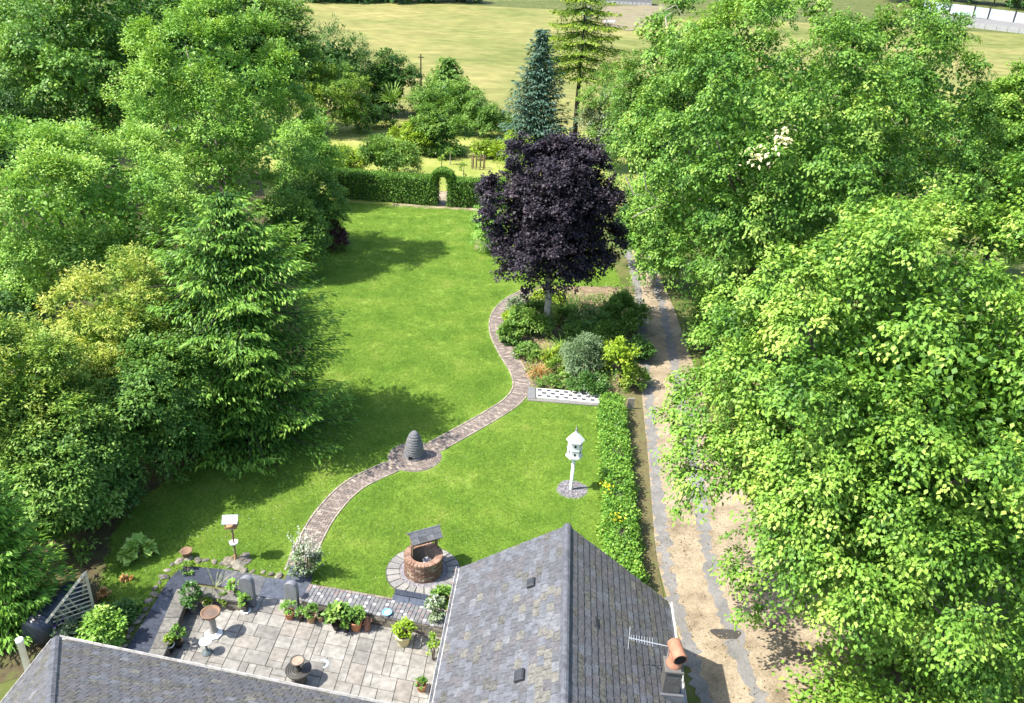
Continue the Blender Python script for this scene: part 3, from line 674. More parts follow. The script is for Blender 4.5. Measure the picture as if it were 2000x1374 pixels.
gw = thing('stone_wall', 'low L shaped stone wall with grey coping between slate walk and patio', 'wall')
cl_ = [G(296, 1300, ZW), G(360, 1150, ZW), G(474, 1166, ZW)]
mb = MB(); masonry(mb, cl_[0], cl_[1], 0, ZW-.08, .34); masonry(mb, cl_[1], cl_[2], 0, ZW-.08, .30); mb.build('stonework', stone_ms, gw, kind='stuff')
cop_ms = [two('coping_a', (.16, .152, .135), .75, scale=5, bump=.5, fine=(14, .7, 1.15)), two('coping_b', (.13, .124, .11), .75, scale=5, bump=.5, fine=(14, .7, 1.15))]
for (a, b_, wd_) in ((cl_[0], cl_[1], .42), (cl_[1], cl_[2], .36)):
    L_ = np.linalg.norm(b_-a); nseg = max(2, round(L_/.55)); rz = math.atan2(b_[1]-a[1], b_[0]-a[0])
    for q in range(nseg):
        c = a+(b_-a)*(q+.5)/nseg; mb = MB(); mb.box((c[0], c[1], ZW-.035+random.uniform(0, .008)), (L_/nseg-.012, wd_, .075), rz, bev=.015); mb.build('coping_stone', cop_ms[q % 2], gw)
# raised sett topped wall
rw = thing('sett_topped_wall', 'wide low wall topped with small grey and pink setts behind the plant pots', 'wall')
q00, q10, q11, q01 = [G(u, v, ZW) for u, v in ((586, 1172), (872, 1226), (884, 1196), (604, 1142))]
mb = MB(); mb.add([tuple(p-[0, 0, .03]) for p in (q00, q10, q11, q01)], [(0, 1, 2, 3)]); mb.build('bed', mort_m, rw)
mb = MB(); masonry(mb, q00+[.05, .1, 0], q10+[0, .1, 0], 0, ZW-.045, .22); masonry(mb, q01-[0, .1, 0], q11-[0, .1, 0], 0, ZW-.045, .2); masonry(mb, q00+[.1, .1, 0], q01+[.1, -.1, 0], 0, ZW-.045, .2); mb.build('stonework', stone_ms, rw, kind='stuff')
sett_ms = [two('sett_grey', (.165, .163, .162), scale=9, bump=.4), two('sett_blue', (.125, .126, .134), scale=9, bump=.4), two('sett_pink', (.2, .155, .145), scale=9, bump=.4), two('sett_white', (.36, .36, .36), scale=9, bump=.4)]
stm = [MB().box((0, 0, 0), (.113, .1, .06), bev=.012).mesh('sett', m) for m in sett_ms]
na, nb_ = 36, 8; rz = math.atan2(q10[1]-q00[1], q10[0]-q00[0])
for i in range(na):
    for j in range(nb_):
        s, t = (i+.5)/na, (j+.5)/nb_; c = (q00*(1-s)+q10*s)*(1-t)+(q01*(1-s)+q11*s)*t
        k = random.choices((0, 1, 2, 3), (5, 4, 2 if 6 < i < 12 or i < 4 else .8, 1))[0]
        link('sett', stm[k], rw, loc=(c[0], c[1], ZW-.025+random.uniform(-.006, .006)), rz=rz+random.uniform(-.05, .05))
mb = MB(); masonry(mb, G(603, 1136, .3), G(768, 1165, .3), .0, .2, .06, .07, .22); masonry(mb, G(768, 1165, .3), G(775, 1148, .3), .0, .2, .06, .07, .22); masonry(mb, G(832, 1178, .3), G(885, 1190, .3), 0, .2, .06, .07, .22)
mb.build('brick_edging', brick_ms[:3], rw, kind='stuff')
# slate slabs
sl_ms = [two('walk_slate_a', (.035, .042, .06), .75, scale=4, rough=.6, bump=.4, spec=.35, fine=(14, .75, 1.25)), two('walk_slate_b', (.075, .086, .112), .75, scale=4, rough=.45, bump=.4, spec=.5, fine=(14, .75, 1.2)), two('walk_slate_c', (.105, .108, .118), .75, scale=4, rough=.5, bump=.4, fine=(14, .75, 1.2))]
walk = thing('slate_walk', 'dark blue slate slab walk running along the outside of the stone wall', 'path')
def quad_slab(px, z, k, name='slate_slab', parent=walk):
    pts = [G(u, v, z) for u, v in px]; c = sum(pts)/4; pts = [p+(c-p)*.012 for p in pts]; MB().poly([tuple(p) for p in pts], .05).build(name, sl_ms[k], parent)
def lerp2(a, b_, t): return (a[0]+(b_[0]-a[0])*t, a[1]+(b_[1]-a[1])*t)
oL, oT, iL, iT = (236, 1285), (330, 1132), (285, 1290), (352, 1150)
cuts = [0, .2, .42, .62, .82, 1]
for q in range(5): quad_slab([lerp2(oL, oT, cuts[q]), lerp2(iL, iT, cuts[q]), lerp2(iL, iT, cuts[q+1]), lerp2(oL, oT, cuts[q+1])], .05, (0, 0, 0, 1, 0)[q])
quad_slab([(330, 1132), (352, 1150), (388, 1140), (356, 1106)], .05, 0); quad_slab([(356, 1106), (388, 1140), (432, 1146), (440, 1112)], .05, 0); quad_slab([(440, 1112), (432, 1146), (478, 1154), (490, 1120)], .05, 2)
quad_slab([(490, 1120), (478, 1154), (505, 1166), (520, 1128)], .05, 2); quad_slab([(520, 1128), (505, 1166), (560, 1172), (556, 1132)], .05, 1); quad_slab([(556, 1132), (560, 1172), (592, 1166), (606, 1142)], .05, 1)
quad_slab([(556, 1132), (606, 1142), (612, 1118), (568, 1104)], .055, 1)
wst = thing('slate_step', 'slate slab step leading from the sett topped wall to the well', 'step')
for q, px in enumerate((((772, 1150), (836, 1162), (834, 1172), (770, 1160)), ((768, 1161), (800, 1167), (797, 1181), (765, 1174)), ((801, 1167), (833, 1173), (830, 1187), (798, 1181)))): quad_slab(px, .42-.12*(q == 0), 1 if q else 0, parent=wst)
# rough rocks along the walk
se = thing('rock_edging', 'row of rough brown rocks edging the lawn along the slate walk', 'edging')
def rock_mesh(sd_, r_):
    rg = np.random.default_rng(sd_); mb = MB(); pr = [(.35, -.5), (.85, -.3), (1, .0), (.8, .35), (.4, .55)]; n_ = 8; vs = []
    for a_, z in pr:
        for i in range(n_):
            t = 6.283*i/n_; k = rg.uniform(.75, 1.2); vs.append((r_*a_*k*math.cos(t)*1.25, r_*a_*k*math.sin(t)*.85, r_*(z*.8+.25)*rg.uniform(.85, 1.1)))
    mb.add(vs, [(l*n_+i, l*n_+(i+1) % n_, l*n_+n_+(i+1) % n_, l*n_+n_+i) for l in range(4) for i in range(n_)]+[tuple(range(4*n_, 5*n_))]); return mb
rocks = [rock_mesh(s, .14).mesh('rock', stone_ms[s % 3]) for s in range(6)]
rl = smooth_line([G(u, v, 0) for u, v in ((222, 1292), (262, 1228), (322, 1126), (350, 1098), (395, 1097), (450, 1108), (505, 1120), (548, 1126))], .27)
for q, p in enumerate(rl):
    o = link('rock', rocks[random.randrange(6)], se, loc=(p[0]+random.uniform(-.05, .05), p[1]+random.uniform(-.05, .05), .02), rz=random.uniform(0, 6.28)); s = random.uniform(.5, 1.0); o.scale = (s, s, s*.9)

# ------------------------------------------------------------------ garden objects
def up_from(b, hpx):
    """metres of height that span hpx rows above a foot at b"""
    h = 1.
    for _ in range(20): h += (hpx-(P(b)[1]-P(np.array(b)+[0, 0, h])[1]))/F*P(b)[2]*.9
    return h
skep_m = two('skep_stone', (.145, .145, .155), .75, scale=7, rough=.85, bump=.7, bscale=25, fine=(20, .8, 1.2))
sk = thing('stone_skep', 'grey stone beehive skep on the round brick patch of the path', 'garden ornament', (SK[0]-.02, SK[1]+.02, .036))
pr = []
for i in range(49):
    t = i/48; r_ = .37*math.sqrt(max(0, 1-(max(0, t-.1)/.91)**1.75))*(.98 if t > .1 else .9+.5*t)
    pr.append((max(.008, r_+.011*math.sin(t*math.pi*2*11)*(1 if t < .93 else .2)), .03+t*1.08))
mb = MB(); mb.lathe([(.36, 0), (.34, .03)]+pr, n=28); mb.build('skep_body', skep_m, sk, True)
mb = MB(); mb.lathe([(.40, 0), (.40, .05), (.36, .055)], n=28); mb.build('plinth', two('skep_base', (.15, .15, .16), scale=6), sk)
mb = MB(); mb.box((-.1, -.345, .12), (.16, .06, .12), 0, top=.8); mb.build('entrance', two('black_hole', (.01, .01, .01)), sk)

dv = thing('dovecote', 'white hexagonal dovecote on a tall white pole in the lawn', 'dovecote', (DOV[0], DOV[1], .012))
mb = MB(); mb.lathe([(.065, 0), (.06, 1.45)], n=12); mb.build('pole', white_m, dv, True)
mb = MB(); mb.lathe([(.15, 1.36), (.30, 1.44), (.31, 1.5), (.26, 1.52), (.26, 2.14)], n=6); mb.build('house_body', white_m, dv)
for z in (1.5, 1.79):
    mb = MB(); kx = .30 if z < 1.6 else .283; mb.lathe([(.26, z), (kx, z+.005), (kx, z+.025), (.26, z+.03)], n=6); mb.build('landing_ledge', white_m, dv)
mb = MB(); mb.lathe([(.26, 2.12), (.335, 2.12), (.335, 2.15), (.05, 2.46)], n=6); mb.build('roof', white_m, dv)
mb = MB(); mb.lathe([(.05, 2.44), (.06, 2.47), (.03, 2.5), (.035, 2.54), (.004, 2.72)], n=10); mb.build('finial', two('finial_lead', (.3, .3, .31)), dv)
hole_m = two('black_hole', (.01, .01, .01))
for a_, z in ((-90, 1.98), (-30, 1.68), (-150, 1.7), (-90, 1.64), (90, 1.95), (-30, 2.0)):
    a_ = R(a_+0); c = np.array([math.cos(a_), math.sin(a_)])*.226; t_ = np.array([-math.sin(a_), math.cos(a_)])
    pts = [(c[0]+t_[0]*x, c[1]+t_[1]*x, z+y) for x, y in [(-.035, -.05), (.035, -.05), (.035, .02)]+[(.035*math.cos(q), .02+.035*math.sin(q)) for q in np.linspace(.3, 2.8, 6)]+[(-.035, .02)]]
    mb = MB(); k = len(pts); o2 = np.array([math.cos(a_), math.sin(a_), 0])*.006
    mb.add([tuple(np.array(p)+o2) for p in pts], [tuple(range(k))]); mb.build('nest_hole', hole_m, dv)
sgr = surf('slate_chippings', [(.3, (.10, .095, .11)), (.5, (.2, .19, .21)), (.7, (.33, .30, .30))], scale=16, bump=1., bscale=30, bdist=.04, detail=3)
cp = thing('slate_chipping_circle', 'round patch of grey slate chippings at the foot of the dovecote', 'gravel bed', (DOV[0]+.05, DOV[1], .02))
mb = MB(); mb.poly([(.58*math.cos(a)*(1+.06*math.sin(4*a)), .58*math.sin(a)*(1+.05*math.cos(3*a)), 0) for a in np.linspace(0, 6.283, 36, endpoint=False)]); mb.build('bed', sgr, cp)
m = 420; a = rng.uniform(0, 6.283, m); rr = .55*np.sqrt(rng.uniform(0, 1, m))
leaves('chippings', np.stack([rr*np.cos(a), rr*np.sin(a), np.full(m, .012)], 1), np.stack([np.cos(a*7), np.sin(a*7), 0*a], 1), np.array([0, 0, 1.])+rng.normal(size=(m, 3))*.35, .07, .05, rng.uniform(0, 1, m), leafm('chip', [(.08, .08, .095), (.2, .19, .21), (.33, .31, .31)], 0.), cp)['kind'] = 'stuff'

# wishing well
wl = thing('wishing_well', 'round brick wishing well with a small slate roof on the lawn', 'well', (WELL[0], WELL[1], .015))
mb = MB(); mb.lathe([(1.17, 0), (1.17, .02)], n=48); mb.build('apron_bed', two('apron_bed', (.07, .066, .06), scale=9), wl)
ap_ms = [two('apron_slab_a', (.25, .24, .22), .8, scale=6, bump=.4, fine=(20, .8, 1.1)), two('apron_slab_b', (.2, .195, .185), .8, scale=6, bump=.4, fine=(20, .8, 1.1))]
NS = 22
for q in range(NS):
    a0, a1 = 6.283*(q+.06)/NS, 6.283*(q+.94)/NS; pts = [(r_*math.cos(t), r_*math.sin(t), .045+random.uniform(-.004, .004)) for r_, t in ((.76, a0), (1.13, a0), (1.14, (a0+a1)/2), (1.13, a1), (.76, a1))]
    MB().poly(pts, .04).build('apron_slab', ap_ms[random.random() < .35], wl)
mb = MB(); mb.lathe([(.745, .03), (.6, .035)], n=40, cap=False); mb.build('gravel_ring', sgr, wl)
wb_ms = [two('well_brick_a', (.22, .13, .09), scale=9, bump=.5, fine=(25, .75, 1.2)), two('well_brick_b', (.28, .175, .125), scale=9, bump=.5, fine=(25, .75, 1.2)), two('well_brick_c', (.17, .11, .085), scale=9, bump=.5), two('well_brick_d', (.33, .26, .2), scale=9, bump=.5)]
WR, WH = .585, .6
mb = MB(); mb.lathe([(WR-.01, .02), (WR-.01, WH)], n=40, cap=False); mb.lathe([(WR-.19, WH), (WR-.19, -.02)], n=40, cap=False); mb.build('mortar_core', two('well_mortar', (.25, .21, .165), scale=9), wl)
nbk = 18
for cz in range(8):
    for q in range(nbk):
        a_ = 6.283*(q+.5*(cz % 2))/nbk; mb = MB(); rr_ = WR-.05+random.uniform(-.004, .006)
        mb.box((rr_*math.cos(a_), rr_*math.sin(a_), .055+cz*.075), (.11, 6.283*WR/nbk-.016, .062), a_); mb.build('brick', wb_ms[random.choices((0, 1, 2, 3), (3, 3, 3, 1.5))[0]], wl)
for q in range(30):
    a_ = 6.283*q/30; mb = MB(); mb.box(((WR-.095)*math.cos(a_), (WR-.095)*math.sin(a_), WH+.05), (.225, .108, .075), a_, bev=.012); mb.build('rim_brick', wb_ms[random.choices((0, 1, 2), (2, 5, 1))[0]], wl)
mb = MB(); mb.lathe([(WR-.2, .0), (WR-.2, .06)], n=30); mb.build('water', surf('well_water', [(.4, (.01, .012, .015)), (.6, (.02, .024, .03))], rough=.05, bump=0, spec=.6), wl)
wood_m = two('weathered_wood', (.22, .15, .10), .7, scale=5, bump=.4, stretch=(1, 1, .2)); ra = R(28); ru = np.array([math.cos(ra), math.sin(ra), 0]); rv_ = np.array([-ru[1], ru[0], 0]); wc = np.array([0, .2, 0])
for s in (-1, 1):
    for t in (-.06, .06):
        c = wc+ru*s*.40+rv_*t; mb = MB(); mb.tube([c+[0, 0, WH-.02], c+[0, 0, WH+.62]], .028, 6); mb.build('post', wood_m, wl)
mb = MB(); mb.tube([wc-ru*.45+[0, 0, WH+.35], wc+ru*.45+[0, 0, WH+.35]], .035, 8); wd_ = mb.build('windlass', wood_m, wl)
mb = MB(); mb.tube([wc+ru*.45+[0, 0, WH+.35], wc+ru*.5+[0, 0, WH+.35], wc+ru*.5+[0, 0, WH+.22]], .012, 6); mb.build('crank', two('iron', (.05, .05, .055)), wd_)
rz_ = WH+.84
for s, dp, zb in ((-1, .30, rz_-.2), (1, .26, rz_-.2)):
    a0, a1 = wc-ru*.5, wc+ru*.5; pts = [a0+[0, 0, rz_], a1+[0, 0, rz_], a1+rv_*s*dp+[0, 0, zb], a0+rv_*s*dp+[0, 0, zb]]
    mb = MB(); mb.poly([tuple(p) for p in pts], .025); dk = mb.build('roof_board', wood_m, wl)
    al_, up_ = ru, nrm(np.array(pts[0]-pts[3])); sl2 = np.linalg.norm(pts[0]-pts[3]); nz_ = nrm(np.cross(al_, up_)); nz_ = nz_ if nz_[2] > 0 else -nz_
    for c in range(2):
        for j in range(4):
            pp = pts[3]+al_*(j+.5+(.0 if c == 0 else .0))*.25+up_*(c+.5)*sl2/2+nz_*(.02+.008*c); mb = MB(); mb.box(tuple(pp), (.242, sl2/2+.03, .014), M=tiltM(al_, up_, nz_)); mb.build('roof_slate', slate_ms[random.choice((1, 4, 1, 0))], dk)
mb = MB(); mb.tube([wc-ru*.53+[0, 0, rz_+.015], wc+ru*.53+[0, 0, rz_+.015]], .035, 8); mb.build('ridge_roll', lead_m, wl)
mb = MB(); c = wc*.3+ru*.1; mb.lathe([(.10, .1), (.13, .38), (.12, .38), (.09, .14)], (c[0], c[1], 0), 16); mb.build('bucket', two('zinc', (.35, .36, .38), rough=.4), wl, True)

# bird table
bb_ = G(461, 1094, 0); bt = thing('bird_table', 'roofed bird table on a slim brown post above slate stones', 'bird table', (bb_[0], bb_[1], .02), R(8))
bw_m = two('bird_table_wood', (.36, .22, .11), .75, scale=6, bump=.3)
mb = MB(); mb.tube([(0, 0, 0), (0, 0, 1.3)], .03, 8); mb.build('post', wood_m, bt)
for a_ in (0, 90, 180, 270):
    mb = MB(); mb.tube([(0, 0, .22), (.2*math.cos(R(a_)), .2*math.sin(R(a_)), .0)], .018, 5); mb.build('foot_brace', bw_m, bt)
mb = MB(); mb.lathe([(.02, .62), (.13, .64), (.135, .69), (.12, .69), (.1, .665)], n=18); mb.build('white_dish', white_m, bt)
mb = MB(); mb.box((0, 0, 1.3), (.36, .3, .03)); mb.box((0, .14, 1.33), (.36, .015, .05)); mb.box((0, -.14, 1.33), (.36, .015, .05)); mb.build('tray', bw_m, bt)
for sx in (-1, 1):
    for sy in (-1, 1): mb = MB(); mb.box((sx*.15, sy*.12, 1.43), (.03, .03, .25)); mb.build('corner_post', bw_m, bt)
for s in (-1, 1):
    mb = MB(); p0, p1 = (-.23, 0, 1.72), (.23, 0, 1.72); mb.poly([p0, p1, (.23, s*.22, 1.54), (-.23, s*.22, 1.54)], .02); mb.build('roof_panel', two('roof_felt_pale', (.40, .43, .47), .85, rough=.5, spec=.5), bt)
mb = MB(); mb.box((.0, .0, 1.24), (.2, .1, .09)); mb.build('seed_box', white_m, bt)
for q, (du, dv_, s) in enumerate(((-10, 2, 1.4), (14, -3, 1.5), (2, 10, 1.6), (-18, 8, 1.2), (22, 5, 1.1))):
    g = G(461+du, 1094+dv_, 0); o = link('rock', rocks[q], None, ('flat slate stone on the camera side of the bird table post', 'dark slate stone on the drive side of the bird table post', 'pale boulder between the bird table and the slate walk', 'brown stone at the outer side of the bird table foot', 'small mossy stone beyond the bird table foot towards the path')[q], 'stone', 'stones at the bird table', loc=(g[0], g[1], .02), rz=q*1.1); o.scale = (s, s, s*.5)

# bird baths, fountain, standing stones
conc_m = two('bath_concrete', (.34, .32, .29), .8, scale=7, bump=.5); rustw_m = two('bowl_brown', (.20, .125, .08), .75, scale=6, bump=.4); ZP = .038
p = G(418, 1241, 0); bb1 = thing('bird_bath', 'stone pedestal bird bath with brown bowl and white foot on the patio', 'bird bath', (p[0], p[1], ZP))
mb = MB(); mb.lathe([(.25, 0), (.25, .04), (.2, .06), (.15, .12)], n=8); mb.build('foot', white_m, bb1)
mb = MB(); mb.lathe([(.14, .1), (.105, .2), (.09, .62), (.12, .68)], n=18); mb.build('pedestal', conc_m, bb1, True)
mb = MB(); mb.lathe([(.08, .66), (.2, .70), (.26, .78), (.265, .82), (.23, .82), (.19, .755)], n=26); mb.build('bowl', rustw_m, bb1, True)
mb = MB(); mb.lathe([(.2, .765), (.2, .768)], n=24); mb.build('water', two('bath_water', (.16, .11, .08), rough=.1, spec=.6), bb1)
p = G(405, 1277, 0); b2_ = thing('small_bird_bath', 'little bird bath with pale blue glass dish on dark stem', 'bird bath', (p[0], p[1], ZP))
mb = MB(); mb.lathe([(.15, 0), (.14, .03), (.06, .07), (.03, .12), (.025, .3), (.04, .34)], n=16); mb.build('stem', two('verdigris', (.10, .125, .13), rough=.5), b2_, True)
mb = MB(); mb.lathe([(.03, .33), (.12, .36), (.17, .41), (.165, .415), (.11, .375)], n=22); mb.build('dish', two('pale_glass', (.5, .62, .68), .9, rough=.12, spec=.6), b2_, True)
p = G(585, 1333, 0); fo = thing('fountain', 'dark two tier fountain with ribbed lower bowl by the roof edge', 'fountain', (p[0], p[1], ZP)); dark_m = two('fountain_bronze', (.062, .058, .052), .75, scale=8, rough=.5, bump=.3, spec=.4)
mb = MB(); mb.lathe([(.2, 0), (.19, .12), (.12, .2), (.14, .3), (.3, .36), (.34, .44), (.33, .46), (.3, .43), (.1, .40)], n=28); mb.build('lower_bowl', dark_m, fo, True)
for q in range(3): mb = MB(); mb.lathe([(.14+.055*q, .415+.006*q), (.16+.055*q, .43+.006*q), (.18+.055*q, .415+.008*q)], n=28, cap=False); mb.build('rib_ring', dark_m, fo, True)
mb = MB(); mb.lathe([(.09, .38), (.06, .5), (.05, .6), (.1, .66), (.18, .72), (.185, .75), (.165, .75), (.15, .73)], n=24); mb.build('upper_bowl', dark_m, fo, True)
mb = MB(); mb.lathe([(.155, .728), (.155, .733)], n=24); mb.build('bowl_soil', two('bowl_soil', (.30, .22, .16), scale=12), fo)
stand_m = two('standing_slate', (.17, .175, .19), .7, scale=4, rough=.5, bump=.5, spec=.5, stretch=(1, 1, .3))
for (u, v, hh, wd_), lb in zip(((487, 1184, 1.08, .40), (572, 1190, 1.0, .38)), ('upright grey slate stone with rounded top ending the L shaped wall', 'upright grey slate stone with rounded top beside the sett topped wall')):
    p = G(u, v, 0); t_ = thing('standing_stone', lb, 'standing stone', (p[0], p[1], .02), R(-8), 'paired standing stones')
    for off, wk, hk in ((-.035, 1., 1.), (.06, .94, .97)):
        pts = [(-wd_*wk/2, 0), (wd_*wk/2, 0)]+[(wd_*wk/2*math.cos(a), hh*hk-wd_*.5+wd_*.5*math.sin(a)) for a in np.linspace(0, math.pi, 14)]
        k = len(pts); mb = MB(); mb.add([(x, -.045+off, z) for x, z in pts]+[(x, .045+off, z) for x, z in pts], [tuple(range(k)), tuple(range(2*k-1, k-1, -1))]+[(i, i+k, (i+1) % k+k, (i+1) % k) for i in range(k)]); mb.build('slate_leaf', stand_m, t_)
p = G(756, 1199, ZW); bd_ = thing('blue_dish', 'small glazed blue dish sitting on the sett topped wall', 'dish', (p[0], p[1], ZW+.012)); mb = MB(); mb.lathe([(.1, 0), (.15, .05), (.145, .06), (.12, .055), (.08, .02)], n=22); mb.build('bowl', two('blue_glaze', (.16, .33, .47), .85, rough=.2, spec=.6), bd_, True)
mb = MB(); mb.lathe([(.085, .024), (.085, .026)], n=20); mb.build('water', two('dish_water', (.35, .5, .58), rough=.1), bd_)
p = G(718, 1232, 0); gn = thing('figurine', 'small brown clay figurine among the pots below the sett topped wall', 'figurine', (p[0], p[1], ZP)); clay_m = two('clay_brown', (.24, .13, .09), .75, scale=9, bump=.3)
mb = MB(); mb.lathe([(.09, 0), (.1, .08), (.08, .2), (.1, .28), (.05, .33), (.055, .38), (.06, .42), (.03, .47), (.004, .5)], n=14); mb.tube([(.07, 0, .28), (.14, -.03, .36), (.13, -.05, .45)], [.03, .025, .018], 6); mb.tube([(-.07, 0, .28), (-.13, -.06, .2)], [.03, .022], 6); mb.build('body', clay_m, gn, True)

# leaves
lime_m = leafm('leaf_lime', [(.035, .10, .012), (.10, .225, .028), (.215, .37, .05), (.4, .5, .11)])
lime2_m = leafm('leaf_lime_deep', [(.03, .09, .014), (.085, .205, .028), (.185, .34, .05), (.36, .47, .1)])
ash_m = leafm('leaf_ash', [(.06, .17, .028), (.15, .32, .05), (.27, .46, .08), (.42, .58, .15)])
dark_l = leafm('leaf_dark', [(.02, .065, .016), (.045, .12, .026), (.085, .19, .04), (.16, .28, .07)])
mid_l = leafm('leaf_mid', [(.035, .10, .017), (.09, .2, .033), (.18, .32, .055), (.32, .45, .11)])
yew_m = leafm('leaf_yew', [(.025, .08, .014), (.07, .18, .024), (.17, .33, .04), (.36, .5, .075)], .2)
yel_l = leafm('leaf_yellowing', [(.06, .16, .02), (.125, .25, .032), (.24, .35, .05), (.42, .46, .09)])
gold_l = leafm('leaf_golden', [(.11, .2, .015), (.19, .31, .022), (.29, .42, .035), (.44, .52, .06)])
blue_l = leafm('leaf_blue_spruce', [(.035, .085, .055), (.07, .145, .095), (.12, .21, .15), (.22, .33, .26)], .15)
purp_l = leafm('leaf_purple', [(.010, .009, .014), (.024, .019, .029), (.046, .036, .05), (.11, .085, .095)], .12, .55, .3, .8)
grey_l = leafm('leaf_grey_green', [(0.076, 0.120, 0.060), (0.139, 0.204, 0.105), (0.227, 0.300, 0.165), (0.353, 0.420, 0.300)])
oran_l = leafm('leaf_orange', [(.20, .09, .025), (.36, .17, .05), (.5, .28, .10), (.55, .42, .2)])
cream_l = leafm('leaf_cream', [(.45, .45, .18), (.58, .55, .28), (.7, .66, .4), (.8, .76, .55)])
hedge_l = leafm('leaf_hedge', [(0.047, 0.150, 0.023), (0.110, 0.255, 0.034), (0.205, 0.375, 0.049), (0.378, 0.510, 0.112)])
white_f = leafm('petal_white', [(.7, .7, .66), (.8, .8, .76)], .3); purp_f = leafm('petal_purple', [(.2, .09, .42), (.36, .2, .6)], .3); pink_f = leafm('petal_pink', [(.7, .12, .25), (.8, .25, .38)], .3); yel_f = leafm('petal_yellow', [(.75, .62, .03), (.85, .75, .05)], .3)

def pot(u, v, wpx, hp, label, pm, style, lm, ph, pw=1., n=420, ln=.07, rim=None, flowers=None, nf=0, z=ZP, saucer=False, name='potted_plant'):
    """pot hp metres high and wpx wide with a plant ph metres high"""
    b = G(u, v, z); r_ = wpx/2*P(b)[2]/F; t = thing(name, label, 'potted plant', (b[0], b[1], z))
    mb = MB(); mb.lathe([(r_*.68, 0), (r_*.94, hp*.86), (r_, hp*.88), (r_, hp), (r_*.88, hp), (r_*.85, hp*.86)], n=20, cap=False); mb.build('pot', pm, t, True)
    if rim: mb = MB(); mb.lathe([(r_*1.01, hp*.9), (r_*1.04, hp*1.01), (r_*.86, hp*1.015)], n=20, cap=False); mb.build('rim', rim, t, True)
    mb = MB(); mb.lathe([(r_*.86, hp*.87), (r_*.86, hp*.88)], n=18); mb.build('compost', two('compost', (.06, .04, .025), scale=14, bump=.6), t)
    if saucer: mb = MB(); mb.lathe([(r_*1.25, 0), (r_*1.35, .03)], n=8); mb.build('saucer', white_m, t)
    if style == 'bush':
        A = bush_arrays(r_*pw*.88, r_*pw*.88, ph*.92, int(n*1.3), ln*.85, ln*.52, r_*pw*.3, lpc=16, nl=7); A[0][:, 2] += hp*.86
    else:
        A = blade_arrays(n//3, ph, ln*.5, .5, base=r_*.5); A[0][:, 2] += hp*.86
    leaves('foliage', *A, lm, t)
    if flowers: d = sphere_dirs(nf); d[:, 2] = np.abs(d[:, 2]); leaves('flower', d*np.array([r_*pw, r_*pw, ph*.6])+[0, 0, hp+ph*.4], rng.normal(size=(nf, 3)), np.array([0, 0, 1.])+rng.normal(size=(nf, 3))*.4, .05, .05, np.full(nf, .6), flowers, t)
    return t
tan_m = two('pot_tan', (.45, .30, .17), .82, scale=7); gpot_m = two('pot_grey', (.13, .14, .16), scale=7, rough=.5); bpot_m = two('pot_black', (.03, .03, .032), scale=7, rough=.5); cream_m = two('pot_cream', (.6, .55, .32), .85, scale=7); terr_m = two('pot_terracotta', (.48, .22, .12), .82, scale=7)
pot(378, 1196, 22, .3, 'grey pot with tall dark leafy plant in the patio wall corner', gpot_m, 'bush', dark_l, .75, 1.7, 700, .09, flowers=white_f, nf=5)
pot(407, 1191, 19, .26, 'black pot with cream rim and yellow green shoots near the wall corner', bpot_m, 'bush', gold_l, .2, .9, 160, .06, rim=cream_m)
pot(441, 1184, 16, .18, 'small pot of yellowing foliage halfway along the back patio wall', tan_m, 'bush', yel_l, .3, 1.6, 260, .07)
pot(480, 1194, 16, .24, 'black pot with green ball shrub and white saucer below a standing stone', bpot_m, 'bush', ash_m, .42, 1.5, 520, .05, saucer=True)
pot(566, 1207, 21, .24, 'terracotta pot with fresh green ball plant below the second standing stone', terr_m, 'bush', ash_m, .4, 1.25, 520, .05)
pot(588, 1212, 14, .18, 'small pot of olive trailing foliage between two terracotta pots', bpot_m, 'bush', mid_l, .34, 1.3, 260, .06)
pot(608, 1214, 20, .24, 'tan pot of leafy green herbs left of a smaller tan pot', tan_m, 'bush', mid_l, .34, 1.35, 420, .08)
pot(626, 1213, 13, .2, 'narrow tan pot with sparse plant at the end of the herb pots', tan_m, 'bush', dark_l, .14, 1., 90, .06)
pot(659, 1228, 22, .2, 'black pot with large broad leaved green hosta clump', bpot_m, 'bush', mid_l, .62, 1.75, 380, .17)
pot(677, 1233, 14, .16, 'low pot with small rounded green plant in front of the hosta', bpot_m, 'bush', ash_m, .32, 1.3, 260, .07)
pot(696, 1229, 26, .34, 'large orange terracotta pot with upright green leaves beside the hosta', terr_m, 'bush', mid_l, .42, 1.2, 420, .1)
pot(788, 1257, 31, .34, 'cream pot with bright yellow green plant standing alone on the patio', cream_m, 'bush', gold_l, .5, 1.15, 480, .1, rim=cream_m)
pot(823, 1347, 21, .2, 'small terracotta pot with green plant nearest the roof gutter', terr_m, 'bush', mid_l, .22, .95, 240, .06)
pot(333, 1272, 19, .24, 'black pot with white rim and yellow green tuft by the stone wall', bpot_m, 'bush', gold_l, .3, 1.1, 260, .06, rim=white_m)
pot(350, 1262, 20, .2, 'black pot with bushy green plant behind the white rimmed pot', bpot_m, 'bush', mid_l, .5, 1.5, 460, .07)

